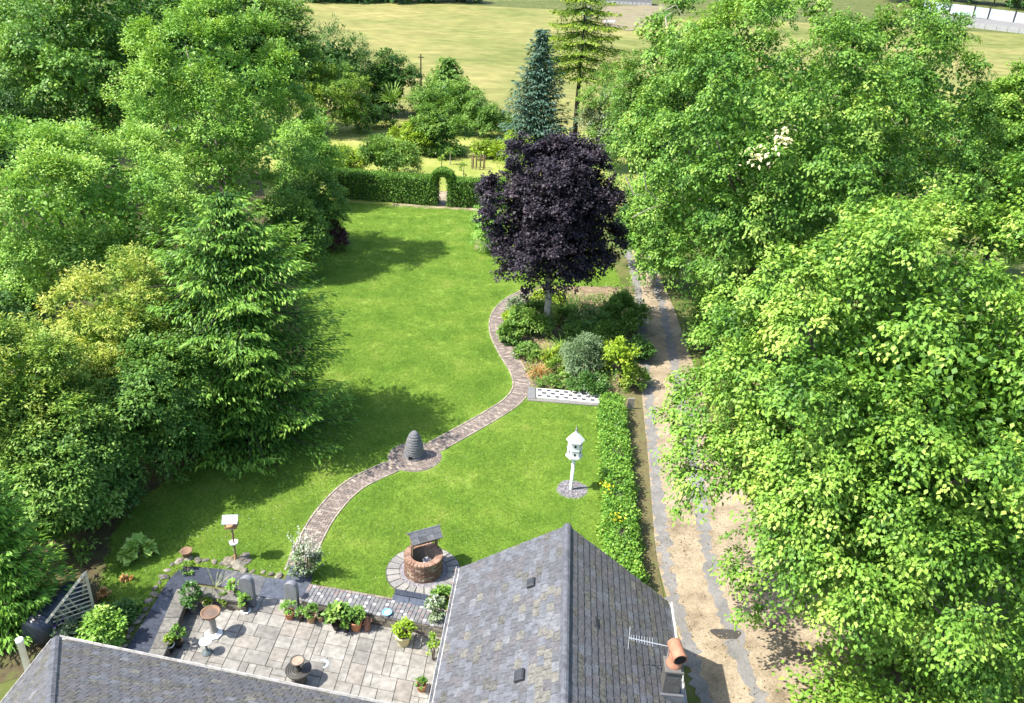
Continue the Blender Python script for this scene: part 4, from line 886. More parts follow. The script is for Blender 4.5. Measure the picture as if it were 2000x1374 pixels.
# ------------------------------------------------------------------ plants in the garden
def spire_plant(u, v, h, label, n=26, name='foxglove_clump'):
    b = G(u, v, 0); t = thing(name, label, 'plant', (b[0], b[1], .02))
    A = bush_arrays(.34, .34, h*.55, 700, .13, .07, .14, nl=8); leaves('foliage', *A, grey_l, t)
    mb = MB(); fp = []
    for i in range(n):
        a = rng.uniform(0, 6.28); r_ = rng.uniform(.05, .4); hh = h*rng.uniform(.65, 1.1); top_ = (r_*1.15*math.cos(a), r_*1.15*math.sin(a), hh)
        mb.tube([(r_*.3*math.cos(a), r_*.3*math.sin(a), 0), top_], [.01, .005], 4); q = np.linspace(.6, 1, 14)[:, None]
        fp.append(np.array([r_*.3*math.cos(a), r_*.3*math.sin(a), 0])*(1-q)+np.array(top_)*q+rng.normal(0, .025, (14, 3)))
    mb.build('stem', two('green_stem', (.14, .2, .07)), t); fp = np.concatenate(fp); m = len(fp)
    leaves('flower', fp, rng.normal(size=(m, 3)), rng.normal(size=(m, 3))+[0, 0, .6], .06, .05, rng.uniform(0, 1, m), white_f, t, kind='stuff'); return t
spire_plant(601, 1128, 1.75, 'tall white flowered foxglove clump where the brick path meets the slate')
b = G(586, 1044, 0)
shrub(268, 1090, 44, 30, 'pale lime broad leaved plant in the shady lawn corner', ash_m, 60, .24, .2, name='broadleaf_plant', cat='plant', nl=6, tbase=.85)
mb = MB(); c = G(247, 1092, 0); mb.box((c[0], c[1], .06), (.5, .09, .05), R(28)); mb.build('plank', two('pale_plank', (.5, .48, .43)), label='short pale plank lying in the grass by the broad leaved plant', cat='plank')
shrub(248, 1132, 16, 10, 'tiny tan flower clump in the lawn below the pale plank', oran_l, 60, .06, name='flower_clump', cat='plant', nl=5)
shrub(206, 1168, 24, 18, 'small orange leaved plant in the lawn near the trellis', oran_l, 120, .08, name='orange_plant', cat='plant', nl=5)
c = G(366, 1090, 0); sb = thing('stone_bowl', 'brown stone bowl on a rock at the slate walk corner', 'bowl', (c[0], c[1], .0)); mb = MB(); mb.lathe([(.12, 0), (.14, .2), (.19, .28), (.18, .3), (.14, .25)], n=16); mb.build('bowl', rustw_m, sb, True)
shrub(365, 1118, 26, 16, 'low brown green weeds behind the slate walk corner', mid_l, 120, .06, name='weed_clump', cat='plant', nl=5)
strappy(420, 1150, .8, 'sparse pink flowered spiky plant growing on the back patio wall', leafm('leaf_pale_stem', [(.2, .24, .1), (.35, .36, .2)], .2), 22, .02, .25, z=.4)
shrub(460, 1160, 24, 26, 'leafy green plant behind the first standing stone', ash_m, 160, .08, name='wall_plant', cat='plant', z=.42, nl=5, flowers=pink_f, nf=6)
shrub(205, 1252, 76, 60, 'rounded yellow green shrub beside the roof corner', ash_m, 1600, .08)
shrub(232, 1215, 50, 34, 'dark green ferny shrub between the round shrub and rocks', dark_l, 700, .1)
shrub(255, 1195, 34, 24, 'olive low plant against the rocks of the slate walk', mid_l, 300, .08)
shrub(128, 1250, 44, 46, 'purple lavender bush in front of the wooden trellis', grey_l, 800, .08, flowers=purp_f, nf=110)
shrub(158, 1222, 40, 30, 'pale mauve flowered plant climbing inside the trellis', grey_l, 500, .08, flowers=purp_f, nf=40)
shrub(868, 1172, 40, 22, 'weedy green clump between the well and the house roof', mid_l, 260, .09, name='weed_clump', cat='plant', nl=6)
shrub(852, 1228, 34, 62, 'straggly pale climber on the house wall at the patio edge', grey_l, 420, .07, name='wall_climber', cat='plant', flowers=white_f, nf=14)
shrub(846, 1290, 22, 50, 'thin olive climber lower on the same house wall', yel_l, 200, .06, name='wall_climber', cat='plant')
# trellis and tank
tw_m = two('trellis_wood', (.42, .39, .30), .8, scale=6, bump=.3)
tl_ = thing('trellis_obelisk', 'weathered wooden slatted trellis rising to a point by the roof corner', 'trellis')
B1 = G(191, 1222, 0); HT = up_from(B1, 104); T_ = B1+[0, 0, HT]; B2 = G(97, 1264, 0); HQ = up_from(B2, 42); Q_ = B2+[0, 0, HQ]; B3 = B2+[.1, 1.5, 0]
def beam(a, b_, r_, name): mb = MB(); mb.tube([a, b_], r_, 4); return mb.build(name, tw_m, tl_)
beam(B1, T_, .045, 'upright'); beam(B2, Q_, .06, 'upright'); beam(T_, Q_, .05, 'sloping_rail'); beam(Q_, B3+[0, 0, .7], .035, 'side_rail'); beam(T_, B3, .035, 'back_rail')
for q in range(1, 13):
    f_ = q/13.5; p0 = T_+(Q_-T_)*min(1, f_*1.35) if f_*1.35 < 1 else Q_+(B2-Q_)*(f_*1.35-1)/.36*.9; p1 = T_+(B1-T_)*f_*1.0
    p0 = np.array([p0[0]+(p1[0]-p0[0])*max(0, .0), p0[1], p1[2]*.5+p0[2]*.5]); beam(p0, p1, .022, 'slat')
for q in range(1, 6):
    f_ = q/6; p0 = T_+(Q_-T_)*(.35+.65*f_); beam(p0, [p0[0]+.1, p0[1]+.25, max(.05, p0[2]-.75)], .022, 'side_slat')
tk_m = two('tank_blue_black', (.02, .027, .042), .7, scale=5, rough=.35, spec=.5, bump=.1)
tk = thing('water_tank', 'dark blue black cylindrical tank lying behind the trellis', 'tank'); a0, a1 = G(68, 1236, .55), G(150, 1158, .55)
mb = MB(); dv_ = nrm(a1-a0); mb.tube([a0-dv_*.1, a0, a1, a1+dv_*.1], [.3, .42, .42, .3], 20); mb.build('shell', tk_m, tk, True)
for s in (.15, .5, .85): c = a0+(a1-a0)*s; mb = MB(); mb.tube([c-dv_*.04, c+dv_*.04], .435, 20); mb.build('hoop', tk_m, tk, True)
for s in (.2, .8): c = a0+(a1-a0)*s; mb = MB(); mb.box((c[0], c[1], .08), (.7, .2, .2), math.atan2(dv_[1], dv_[0])+1.57); mb.build('cradle', wood_m, tk)

# checkered edging strip, board
ck = thing('checkered_edging', 'white raised strip with dark checker tiles between planting bed and lawn', 'edging')
k00, k10, k11, k01 = [G(u, v, .1) for u, v in ((1048, 776), (1172, 787), (1172, 768), (1048, 758))]
MB().poly([tuple(p) for p in (k00, k10, k11, k01)], .09).build('slab', two('white_concrete', (.6, .6, .58), .85, scale=5, rough=.7, bump=.1), ck)
def kp(s, t, dz=0): return (k00*(1-s)+k10*s)*(1-t)+(k01*(1-s)+k11*s)*t+[0, 0, dz]
for r_ in range(3):
    for q in range(7):
        s = (q+.35+.5*(r_ % 2))/7.2
        if s > .97: continue
        t = .2+.3*r_; mb = MB(); mb.poly([tuple(kp(s+x, t+y, .008)) for x, y in ((-.034, -.1), (.034, -.1), (.034, .1), (-.034, .1))], .006); mb.build('dark_tile', two('dark_tile', (.06, .06, .065), scale=9), ck)
MB().poly([tuple(G(u, v, .08)) for u, v in ((1030, 778), (1046, 779), (1046, 757), (1032, 755))], .07).build('end_block', two('grey_block', (.16, .16, .165), scale=8), ck)
MB().poly([tuple(G(u, v, .06)) for u, v in ((1030, 782), (1172, 793), (1172, 788), (1030, 778))], .05).build('kerb', two('grey_kerb', (.18, .17, .16), scale=8), ck)
mb = MB(); c = G(1231, 800, 0); mb.box((c[0], c[1], .28), (.3, .05, .55), R(5)); mb.build('fence_board', deadw_m, label='short weathered board standing at the hedge end by the drive', cat='board')

# bed planting
shrub(1043, 651.96, 62.9086, 58.212, 'dark green dome shrub on the path side of the purple tree trunk', mid_l, 3900, .1)
shrub(997, 670.76, 40.0327, 40.572, 'glossy bright green shrub at the bend of the brick path', mid_l, 1950, .1)
shrub(1000, 634.16, 32.4074, 31.752, 'yellow green feathery shrub above the glossy one at the path', gold_l, 1050, .08)
shrub(1006, 605.44, 34.3138, 21.168, 'grey green low clump where the path disappears behind the bed', grey_l, 750, .08)
shrub(1026, 698.8, 47.658, 26.46, 'low olive shrub dotted with white flowers near the path bend', mid_l, 1350, .08, flowers=white_f, nf=16)
strappy(1072, 700, 0.98, 'yellow variegated sword leaved clump in front of the trunk', gold_l, 165, .05)
strappy(1096, 695, 1.23, 'dark green arching sword leaved clump right of the yellow one', mid_l, 195, .05)
strappy(1052, 733, 0.98, 'rust orange ornamental grass beside the path', oran_l, 300, .02, .7, name='ornamental_grass')
shrub(1085, 729.68, 41.939, 24.696, 'wispy straw yellow plant right of the orange grass', yel_l, 630, .08)
shrub(1092, 753.44, 32.4074, 21.168, 'small olive clump above the checkered strip', mid_l, 630, .07)
shrub(1062, 752.96, 22.8758, 14.112, 'tiny green clump at the strip end by the path', mid_l, 300, .06)
shrub(1136, 729.8, 76.2528, 70.56, 'large grey green spiky shrub in the middle of the bed', leafm('leaf_sage', [(0.057, 0.115, 0.051), (0.113, 0.189, 0.084), (0.184, 0.270, 0.135), (0.284, 0.378, 0.219)]), 3300, .14, .03)
shrub(1152, 764.28, 62.9086, 33.516, 'dark shrub with white blooms touching the checkered strip', dark_l, 2250, .08, flowers=white_f, nf=30)
shrub(1186, 719.24, 53.377, 47.628, 'lime green leafy shrub behind the golden tree', gold_l, 1350, .12)
shrub(1178, 668.24, 57.1896, 47.628, 'mid green rounded shrub behind the lime green one', mid_l, 2700, .1)
shrub(1214, 644.2, 80.0654, 61.74, 'dark big shrub at the drive corner of the bed', mid_l, 3600, .12)
shrub(1130, 667.16, 66.7212, 31.752, 'ferny green undergrowth beside the purple tree trunk', mid_l, 1800, .1)
shrub(1120, 634.04, 76.2528, 29.988, 'shaded green clump directly behind the purple tree trunk', mid_l, 1800, .1)
shrub(1075, 597.8, 66.7212, 26.46, 'yellow leaved low shrub beyond the purple tree', gold_l, 1050, .1)
shrub(1238, 759, 51.4706, 44.1, 'olive dry shrub between golden tree and drive', yel_l, 1350, .08)
shrub(1246, 703, 43.8454, 44.1, 'dark leafy shrub overhanging the drive edge', dark_l, 1500, .1)
bp = np.array([G(u, v, 0)[:2] for u, v in BED]); m = 16000; x = rng.uniform(bp[:, 0].min(), bp[:, 0].max(), m); y = rng.uniform(bp[:, 1].min(), bp[:, 1].max(), m)
k = inpoly(x, y, list(bp)) & (lump(np.stack([x, y, 0*x], 1), 1.6, 5)+rng.normal(0, .3, m) > -.1); x, y = x[k], y[k]; m = len(x)
leaves('ground_cover', np.stack([x, y, rng.uniform(.02, .3, m)], 1), rng.normal(size=(m, 3)), rng.normal(size=(m, 3))*.5+[0, 0, 1], .12, .065, rng.uniform(.1, .8, m), mid_l, kind='stuff', label='low leafy ground cover between the shrubs of the bed')
tree(1216, 757, 674, 62, 'small golden leaved tree on a thin dark stem at the bed corner', gold_l, 1500, .13, .08, z0=.48, nl=9, cr_=.2, lpc=16, r0=.04, name='golden_tree', fill=.1, bark=barkd_m)
mb = MB(); nr = 34
for i, q in enumerate(rng.uniform(0, 1, (nr, 2))): pass
bs = thing('bed_stones', 'scattered brown stones in the soil of the planting bed', 'stones')
for q in range(26):
    u, v = random.uniform(1005, 1140), random.uniform(690, 758)
    if u < 1005+(v-690)*.45: continue
    g = G(u, v, 0); o = link('stone', rocks[q % 6], bs, loc=(g[0], g[1], .02), rz=q); s = random.uniform(.4, .9); o.scale = (s, s, s*.7)

# hedges
def hedge_leaves(name, label, line, wd_, h, n, ln, mat, bumps=.12, tbase=.45, parent=None, core=True):
    c = smooth_line(line, .15) if len(line) > 2 else np.linspace(np.array(line[0][:2]), np.array(line[1][:2]), 60)
    d_ = nrm(np.gradient(c, axis=0)); nn_ = np.stack([-d_[:, 1], d_[:, 0]], 1); t = parent or thing(name, label, 'hedge', (0, 0, 0))
    i = rng.integers(0, len(c), n); s = rng.uniform(0, wd_+2*h, n)
    lat = np.where(s < h, -wd_/2, np.where(s < h+wd_, s-h-wd_/2, wd_/2)); zz = np.where(s < h, s, np.where(s < h+wd_, h, s-h-wd_))
    out = np.where((s < h)[:, None], np.array([-1, 0, .2]), np.where((s < h+wd_)[:, None], np.array([0, 0, 1.]), np.array([1, 0, .2])))
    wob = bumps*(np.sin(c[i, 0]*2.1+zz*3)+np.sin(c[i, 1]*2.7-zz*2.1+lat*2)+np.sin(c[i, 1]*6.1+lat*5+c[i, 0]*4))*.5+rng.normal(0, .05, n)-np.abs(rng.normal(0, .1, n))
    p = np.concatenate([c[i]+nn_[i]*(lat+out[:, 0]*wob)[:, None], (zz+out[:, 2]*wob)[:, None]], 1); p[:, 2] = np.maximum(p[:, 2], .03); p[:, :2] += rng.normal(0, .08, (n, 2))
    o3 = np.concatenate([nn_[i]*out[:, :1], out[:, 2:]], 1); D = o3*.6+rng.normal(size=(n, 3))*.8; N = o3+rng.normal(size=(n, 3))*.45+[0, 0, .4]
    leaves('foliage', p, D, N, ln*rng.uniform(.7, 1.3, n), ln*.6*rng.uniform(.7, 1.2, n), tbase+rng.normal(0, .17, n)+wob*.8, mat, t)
    if core:
        mb = MB(); w2 = wd_/2-.16; k = len(c); rows = [(-w2, 0), (-w2, h-.15), (w2, h-.15), (w2, 0)]
        mb.add([(*(c[q]+nn_[q]*x), z) for q in range(k) for x, z in rows], [(q*4+j, q*4+j+1, q*4+j+5, q*4+j+4) for q in range(k-1) for j in range(3)]+[(0, 1, 2, 3), tuple(range(4*k-4, 4*k))]); mb.build('inner_twigs', barkd_m, t)
    return t
sh = hedge_leaves('garden_hedge', 'leafy mixed hedge between the lawn and the drive beside the house', [G(u, v, 0) for u, v in ((1192, 800), (1198, 880), (1204, 960), (1210, 1060), (1216, 1160), (1222, 1240))], .84, .8, 34000, .11, hedge_l, .15, .5)
for u, v, lb in ((1186, 950, 'yellow flower cluster at the middle of the hedge'), (1208, 1010, 'yellow flower cluster lower in the hedge')):
    g = G(u, v, .9); q = g+rng.normal(0, .11, (24, 3)); leaves('yellow_flowers', q, rng.normal(size=(24, 3)), np.array([0, 0, 1.])+rng.normal(size=(24, 3))*.4, .08, .07, rng.uniform(0, 1, 24), yel_f, sh)['label'] = lb
HA = G(862, 404, 0); yh = thing('yew_hedge', 'clipped dark green hedge with an arch closing off the far lawn', 'hedge')
hl, hr = G(640, 386, 0), G(985, 409, 0); hd_ = nrm((hr-hl)[:2]); aw = .40
a_l, a_r = HA[:2]-hd_*aw, HA[:2]+hd_*aw
nh = np.array([-hd_[1], hd_[0]])
HH = 2.15
hedge_leaves('x', '', [hl[:2]+nh*.6, a_l+nh*.6], 1.3, HH, 28000, .115, yew_m, .035, .46, yh); hedge_leaves('x', '', [a_r+nh*.6, hr[:2]+nh*.6], 1.3, HH, 13000, .115, yew_m, .035, .46, yh)
n = 7000; th = rng.uniform(-.25, math.pi+.25, n); ro = np.where(rng.uniform(0, 1, n) < .65, .86, .44)+rng.normal(0, .04, n); dp = rng.uniform(-.6, .6, n); fc = rng.uniform(0, 1, n) < .35
ro = np.where(fc, rng.uniform(.44, .86, n), ro); dp = np.where(fc, np.where(rng.uniform(0, 1, n) < .7, -.64, .64), dp)
p = np.concatenate([HA[:2]+hd_*(np.cos(th)*ro*1.02)[:, None]+nh*(.6+dp)[:, None], (2.02+np.sin(th)*ro*.95)[:, None]], 1)
o3 = np.concatenate([hd_*np.cos(th)[:, None]+nh*(fc*np.sign(dp))[:, None], np.sin(th)[:, None]], 1)
leaves('arch_foliage', p, o3*.6+rng.normal(size=(n, 3))*.8, o3+rng.normal(size=(n, 3))*.4+[0, 0, .3], .11, .07, .46+rng.normal(0, .15, n), yew_m, yh)

# ------------------------------------------------------------------ trees beside the drive
GL = 'broad leaved trees along the drive'
near = tree(1798, 1215, 385, 850, 'nearest huge lime tree with hanging pale tipped leaves overhanging the drive', lime_m, 185000, .12, .08, z0=.02, depth=.95, nl=150, cr_=.42, droop=.8, lobe=(.11, .19), lumps=.12, group=GL, tip=.5, tbase=.43, r0=.38, deep=.6, lpc=56, fill=.2)
big1 = tree(1496, 680, 14, 520, 'tall lime tree reaching over the drive behind the purple tree', lime2_m, 100000, .15, .10, z0=.05, nl=130, cr_=.5, droop=.75, lobe=(.11, .19), lumps=.12, group=GL, tip=.5, tbase=.43, lpc=52, r0=.4, deep=.6, fill=.2)
big2 = tree(1722, 560, -8, 430, 'broad lime tree with a cream flower patch beside bare twigs', lime2_m, 76000, .16, .105, z0=.06, nl=110, cr_=.52, droop=.75, lobe=(.11, .19), lumps=.12, group=GL, tip=.5, tbase=.43, lpc=52, r0=.4, deep=.6, fill=.2)
tree(1965, 560, 205, 250, 'lime tree at the picture edge right of the cream patch tree', lime2_m, 34000, .19, .13, z0=.05, nl=60, cr_=.55, droop=.6, lobe=(.16, .26), group=GL, tip=.35)
tree(1945, 420, 128, 180, 'smaller pale tree behind the limes under the white fence', lime_m, 22000, .26, .17, z0=.05, nl=26, cr_=.7, droop=.5, group=GL)
tree(1285, 430, 55, 190, 'dark slender tree between the cedar and the tall lime', mid_l, 26000, .22, .1, z0=.05, nl=34, cr_=.6, droop=.5, group=GL, bark=barkg_m)
tree(1405, 400, -30, 230, 'yellow tipped tree crown rising behind the tall lime', lime_m, 20000, .26, .17, z0=.1, nl=28, cr_=.8, droop=.5, group=GL)
tree(1290, 560, 330, 130, 'light green bushy tree at the drive bend beyond the purple tree', ash_m, 16000, .17, .1, z0=.02, nl=20, cr_=.5, group=GL, bark=deadw_m)
tree(1255, 520, 360, 90, 'shadowy small tree behind the purple crown', dark_l, 9000, .2, .11, z0=.05, nl=14, cr_=.5, group=GL)
shrub(1850, 1440, 430, 150, 'pale leafy shrub spreading along the lower corner under the nearest lime', lime_m, 7000, .13, droop=.4, nl=16)
shrub(1425, 700, 150, 130, 'dark skirt of leaves over the drive under the tall lime', mid_l, 8000, .15, .1, nl=14)
# the purple tree
purple = tree(1080, 655, 262, 258, 'dark purple leaved copper tree rising from the planting bed', purp_l, 74000, .14, .11, z0=.235, lumps=.04, nl=80, cr_=.36, droop=.35, lobe=(.14, .22), bark=two('bark_pale', (.34, .32, .27), .8, scale=6, bump=.3), r0=.2, name='purple_tree', tip=.3, tbase=.42, deep=.55)

# ------------------------------------------------------------------ trees on the house side
GT = 'garden boundary trees'
tree(165, 640, 250, 400, 'bright green feathery ash tree with fluffy clumps', ash_m, 76000, .15, .075, z0=.12, nl=75, cr_=.5, droop=.15, flat=1.1, lobe=(.15, .24), lumps=.12, group=GT, bark=barkg_m, tip=.5, tbase=.48, deep=.62, lpc=70, up=.7, fill=.1)
tree(425, 500, 18, 320, 'tall airy ash tree with bare limbs showing in its crown', ash_m, 70000, .17, .085, z0=.1, nl=90, cr_=.52, droop=.1, flat=1.1, lobe=(.13, .22), lumps=.12, group=GT, bark=barkg_m, tip=.45, tbase=.45, deep=.58, fill=.08, lpc=70, up=.7)
tree(190, 360, -60, 360, 'massive dark lime tree filling the far corner', lime2_m, 46000, .25, .17, z0=.08, nl=80, cr_=.75, droop=.6, lobe=(.14, .22), group=GT, tip=.3, tbase=.36)
tree(20, 400, 160, 190, 'blue green drooping tree at the picture edge below the massive lime', dark_l, 22000, .2, .08, z0=.05, nl=24, cr_=.6, droop=.6, group=GT)
tree(20, 300, -20, 220, 'leafy tree cut by the picture corner', lime2_m, 24000, .28, .18, z0=.1, nl=28, cr_=.9, droop=.6, group=GT)
conifer(468, 845, 368, 405, 'big dark spruce with bright hanging branch tips beside the lawn', yew_m, 330, .2, .06, sag=.42, lift=.3, pw=.55, rnd=3.6, wild=.3, group=GT, name='spruce_tree', per=12, hang=.6, side=.34, tbase=.4, tip=.55, rpow=1.0)
tree(250, 860, 540, 280, 'yellowing tree with golden twigs in front of the ash', yel_l, 50000, .13, .05, z0=.03, nl=70, cr_=.36, droop=.25, lobe=(.14, .23), group=GT, bark=barkg_m, tip=.7, tbase=.6)
tree(60, 990, 655, 290, 'yellow green bushy tree low at the picture edge', yel_l, 44000, .13, .055, z0=.03, nl=70, cr_=.36, droop=.25, lobe=(.14, .23), group=GT, tip=.5, tbase=.44)
tree(170, 1000, 770, 170, 'mid green bush tree below the yellowing tree', mid_l, 26000, .13, .07, z0=.0, nl=24, cr_=.38, group=GT)
tree(310, 935, 690, 190, 'deep green shrubby tree between the yellowing tree and the spruce', mid_l, 24000, .13, .07, z0=.0, nl=24, cr_=.4, group=GT, tbase=.35)
tree(105, 1070, 860, 150, 'leafy bush tree above the trellis', mid_l, 26000, .13, .07, z0=.0, nl=24, cr_=.36, group=GT, tbase=.5)
tree(215, 1010, 880, 110, 'low dark bush along the lawn edge below the mid green bush', dark_l, 12000, .12, .06, z0=.0, nl=16, cr_=.32, group=GT)
conifer(-15, 1215, 890, 250, 'feathery bright cypress in the lower corner', leafm('leaf_cypress', [(0.047, 0.150, 0.023), (0.110, 0.270, 0.034), (0.221, 0.420, 0.056), (0.410, 0.570, 0.112)], .25), 190, .22, .05, sag=.1, lift=.35, pw=.6, group=GT, name='cypress_tree', per=9, hang=.25, tbase=.4, tip=.4, step=.14)
tree(40, 640, 515, 170, 'green sapling clump under the feathery ash', mid_l, 20000, .14, .06, z0=.0, nl=22, cr_=.45, group=GT)
tree(330, 640, 470, 120, 'shaded small tree squeezed between ash and spruce', mid_l, 12000, .15, .07, z0=.0, nl=16, cr_=.45, group=GT)
tree(-40, 800, 560, 200, 'dark filler tree at the very edge under the ash', dark_l, 14000, .17, .08, z0=.0, nl=20, cr_=.5, group=GT)
tree(605, 480, 335, 120, 'round green bush tree at the far lawn corner', mid_l, 17000, .17, .08, z0=.0, nl=20, cr_=.5, group=GT)
shrub(655, 490, 48, 48, 'small purple brown shrub at the far lawn edge', leafm('leaf_maroon', [(.03, .015, .018), (.07, .03, .035), (.12, .06, .05)], .2), 1300, .14)
tree(560, 540, 390, 130, 'mid green tree behind the spruce by the lawn', mid_l, 18000, .17, .08, z0=.0, nl=20, cr_=.5, group=GT)
# ------------------------------------------------------------------ orchard, far trees, field edge
GO = 'orchard trees and shrubs'
tree(605, 400, 236, 118, 'tangled yellow green apple tree at the hedge end', ash_m, 14000, .2, .09, z0=.02, nl=22, cr_=.6, group=GO, bark=barkg_m, fill=.1)
tree(632, 262, 134, 140, 'loose yellowish apple tree with crooked branches', yel_l, 12000, .24, .12, z0=.1, nl=20, cr_=.7, group=GO, bark=barkg_m, fill=.05)
tree(672, 345, 288, 66, 'yellow green low tree beside the far hedge', gold_l, 5000, .22, .11, z0=.0, nl=12, cr_=.5, group=GO)
tree(760, 345, 276, 104, 'round apple tree standing behind the hedge', mid_l, 11000, .22, .1, z0=.12, nl=18, cr_=.55, group=GO, fill=.1)
tree(800, 300, 245, 80, 'yellow topped small fruit tree behind the round apple tree', gold_l, 4200, .24, .12, z0=.1, nl=10, cr_=.5, group=GO)
tree(848, 296, 216, 105, 'spreading green fruit tree in the middle of the orchard', mid_l, 11000, .26, .11, z0=.05, nl=18, cr_=.6, group=GO)
tree(945, 268, 196, 80, 'weeping green tree near the blue spruce', mid_l, 6500, .26, .09, z0=.05, nl=12, cr_=.55, droop=.9, group=GO)
shrub(748, 250, 48, 40, 'compact dark shrub on the orchard lawn', dark_l, 1500, .2)
tree(960, 310, 278, 70, 'golden shrub at the foot of the blue spruce', gold_l, 3000, .22, .1, z0=.0, nl=9, cr_=.45, group=GO)
tree(1010, 395, 262, 70, 'drooping yellow green young conifer beside the purple crown', gold_l, 5000, .24, .06, z0=.05, nl=14, cr_=.5, droop=.9, group=GO)
tree(952, 490, 405, 60, 'young yellow green conifer at the purple tree edge', ash_m, 4000, .2, .05, z0=.05, nl=12, cr_=.4, droop=.9, group=GO)
conifer(1050, 306, 54, 180, 'blue grey spruce standing beside the tall cedar', blue_l, 200, .4, .13, sag=.3, lift=.25, pw=.75, group=GO, name='blue_spruce', per=8, step=.26, hang=.4)
conifer(1130, 292, -30, 205, 'tall layered cedar with bare lower trunk', leafm('leaf_cedar', [(.05, .12, .015), (.11, .21, .022), (.22, .32, .03), (.34, .42, .045)], .25), 66, .42, .12, z0=.46, sag=.2, lift=.1, pw=.45, group=GO, name='cedar_tree', per=8, step=.22, hang=.28, flatten=.08, plates=8, jit=.16, tip=.55, tbase=.42, side=.45, r0=.32, rnd=1.5)
tree(1190, 330, 120, 110, 'thin see through young tree right of the cedar', mid_l, 6500, .26, .1, z0=.15, nl=22, cr_=.6, group=GO, fill=.02, bark=barkg_m, r0=.12)
tree(1180, 330, 190, 90, 'dusty green shrubby tree behind the purple crown', grey_l, 6500, .26, .1, z0=.02, nl=14, cr_=.6, group=GO, fill=.1)
GF = 'trees at the field edge'
conifer(874, 228, 112, 165, 'dark conical evergreen at the field edge', mid_l, 190, .42, .17, sag=.25, lift=.3, pw=.7, group=GF, per=8, step=.3)
tree(872, 246, 158, 130, 'wide bushy tree under the conical evergreen', mid_l, 11000, .34, .14, z0=.0, nl=20, cr_=.8, group=GF, tbase=.38)
tree(755, 225, 108, 100, 'rounded dark green tree by the little wall', dark_l, 10000, .36, .15, z0=.02, nl=18, cr_=.8, group=GF, tbase=.55)
tree(650, 220, 62, 150, 'dark willowy tree against the field', dark_l, 15000, .38, .1, z0=.02, nl=24, cr_=.9, droop=.1, group=GF, tbase=.5)
tree(535, 250, 2, 170, 'dense green tree closing the field corner', mid_l, 20000, .38, .2, z0=.02, nl=26, cr_=1., group=GF, tbase=.4)
tree(420, 250, -40, 200, 'dark tree behind the tall airy ash', dark_l, 16000, .45, .25, z0=.02, nl=24, cr_=1.1, group=GF)
tree(320, 260, -60, 180, 'tree crown filling the gap behind ash and massive lime', dark_l, 14000, .45, .25, z0=.02, nl=24, cr_=1.1, group=GF, tbase=.5)
tree(590, 300, 240, 90, 'young green tree at the orchard corner', ash_m, 8000, .26, .1, z0=.0, nl=16, cr_=.6, group=GO)
shrub(700, 260, 60, 60, 'leggy bush beside the little brick wall', mid_l, 1600, .26)
shrub(905, 262, 44, 28, 'low green bush left of the weeping tree', mid_l, 1500, .25)
shrub(985, 262, 60, 36, 'olive bushes between weeping tree and blue spruce', yel_l, 1300, .25)
shrub(872, 306, 70, 16, 'shadowed scrub under the spreading fruit tree', dark_l, 1300, .2)
# cabbage palm
cb = G(768, 246); cp_ = thing('cabbage_palm', 'spiky cabbage palm on a pale thin trunk in the orchard', 'tree', cb)
hc = up_from(cb, 44); mb = MB(); mb.tube([(0, 0, 0), (.05, 0, hc*.5), (0, 0, hc)], [.16, .12, .1], 7); mb.build('trunk', deadw_m, cp_)
A = blade_arrays(90, 2.4, .16, .25); A[0][:, 2] += hc; leaves('crown', *A, mid_l, cp_, fold=.02)
# pole, little wall, wire, stakes
pb_ = G(822, 172); hp_ = up_from(pb_, 66); up_ = thing('utility_pole', 'thin dark pole standing at the edge of the field', 'pole', pb_)
mb = MB(); mb.tube([(0, 0, -.3), (0, 0, hp_)], [.13, .09], 8); mb.build('shaft', barkd_m, up_); mb = MB(); mb.box((0, 0, hp_-.45), (.9, .08, .1)); mb.build('cross_arm', barkd_m, up_)
lw = thing('brick_wall', 'short weathered brick wall panel behind the orchard lawn', 'wall'); g0, g1 = G(702, 218), G(744, 222); mb = MB(); masonry(mb, g0, g1, 0, 2.2, .25, .35, .7); mb.build('brickwork', [two('old_brick_a', (.26, .22, .18)), two('old_brick_b', (.22, .2, .17)), two('old_brick_c', (.3, .26, .21))], lw, kind='stuff')
gf0, gf1 = G(694, 222), G(940, 205); wf = thing('wire_fence', 'thin wire fence line crossing behind the orchard', 'fence')
for q in range(7): c = gf0+(gf1-gf0)*q/6; mb = MB(); mb.tube([c, c+[0, 0, 1.9]], .05, 5); mb.build('post', deadw_m, wf)
mb = MB(); mb.tube([gf0+[0, 0, 1.8], gf1+[0, 0, 1.8]], .025, 4); mb.build('wire', deadw_m, wf)
cg = G(934, 330, 0); tg = thing('tree_guard', 'small slatted tree guard on the orchard lawn near golden shrub', 'tree guard', cg)
for q in range(10): a = 6.283*q/10; mb = MB(); mb.box((.62*math.cos(a), .62*math.sin(a), .65), (.07, .07, 1.3), a); mb.build('stake', wood_m, tg)
mb = MB(); mb.lathe([(.65, 1.0), (.65, 1.06)], n=10, cap=False); mb.build('band', wood_m, tg)
for u, v, lb in ((879, 322, 'bare stump post on the orchard lawn above the arch'), (905, 352, 'thin sapling stick right of the hedge arch'), (862, 335, 'leafy sapling just behind the hedge arch')):
    g = G(u, v, 0); t_ = thing('sapling', lb, 'sapling', g); mb = MB(); mb.tube([(0, 0, 0), (.02, 0, 1.3)], [.06, .03], 5); mb.build('stem', deadw_m, t_)
    A = bush_arrays(.3, .3, 1., 60, .16, .08, .15, nl=5); A[0][:, 2] += .5; leaves('foliage', *A, yel_l, t_)
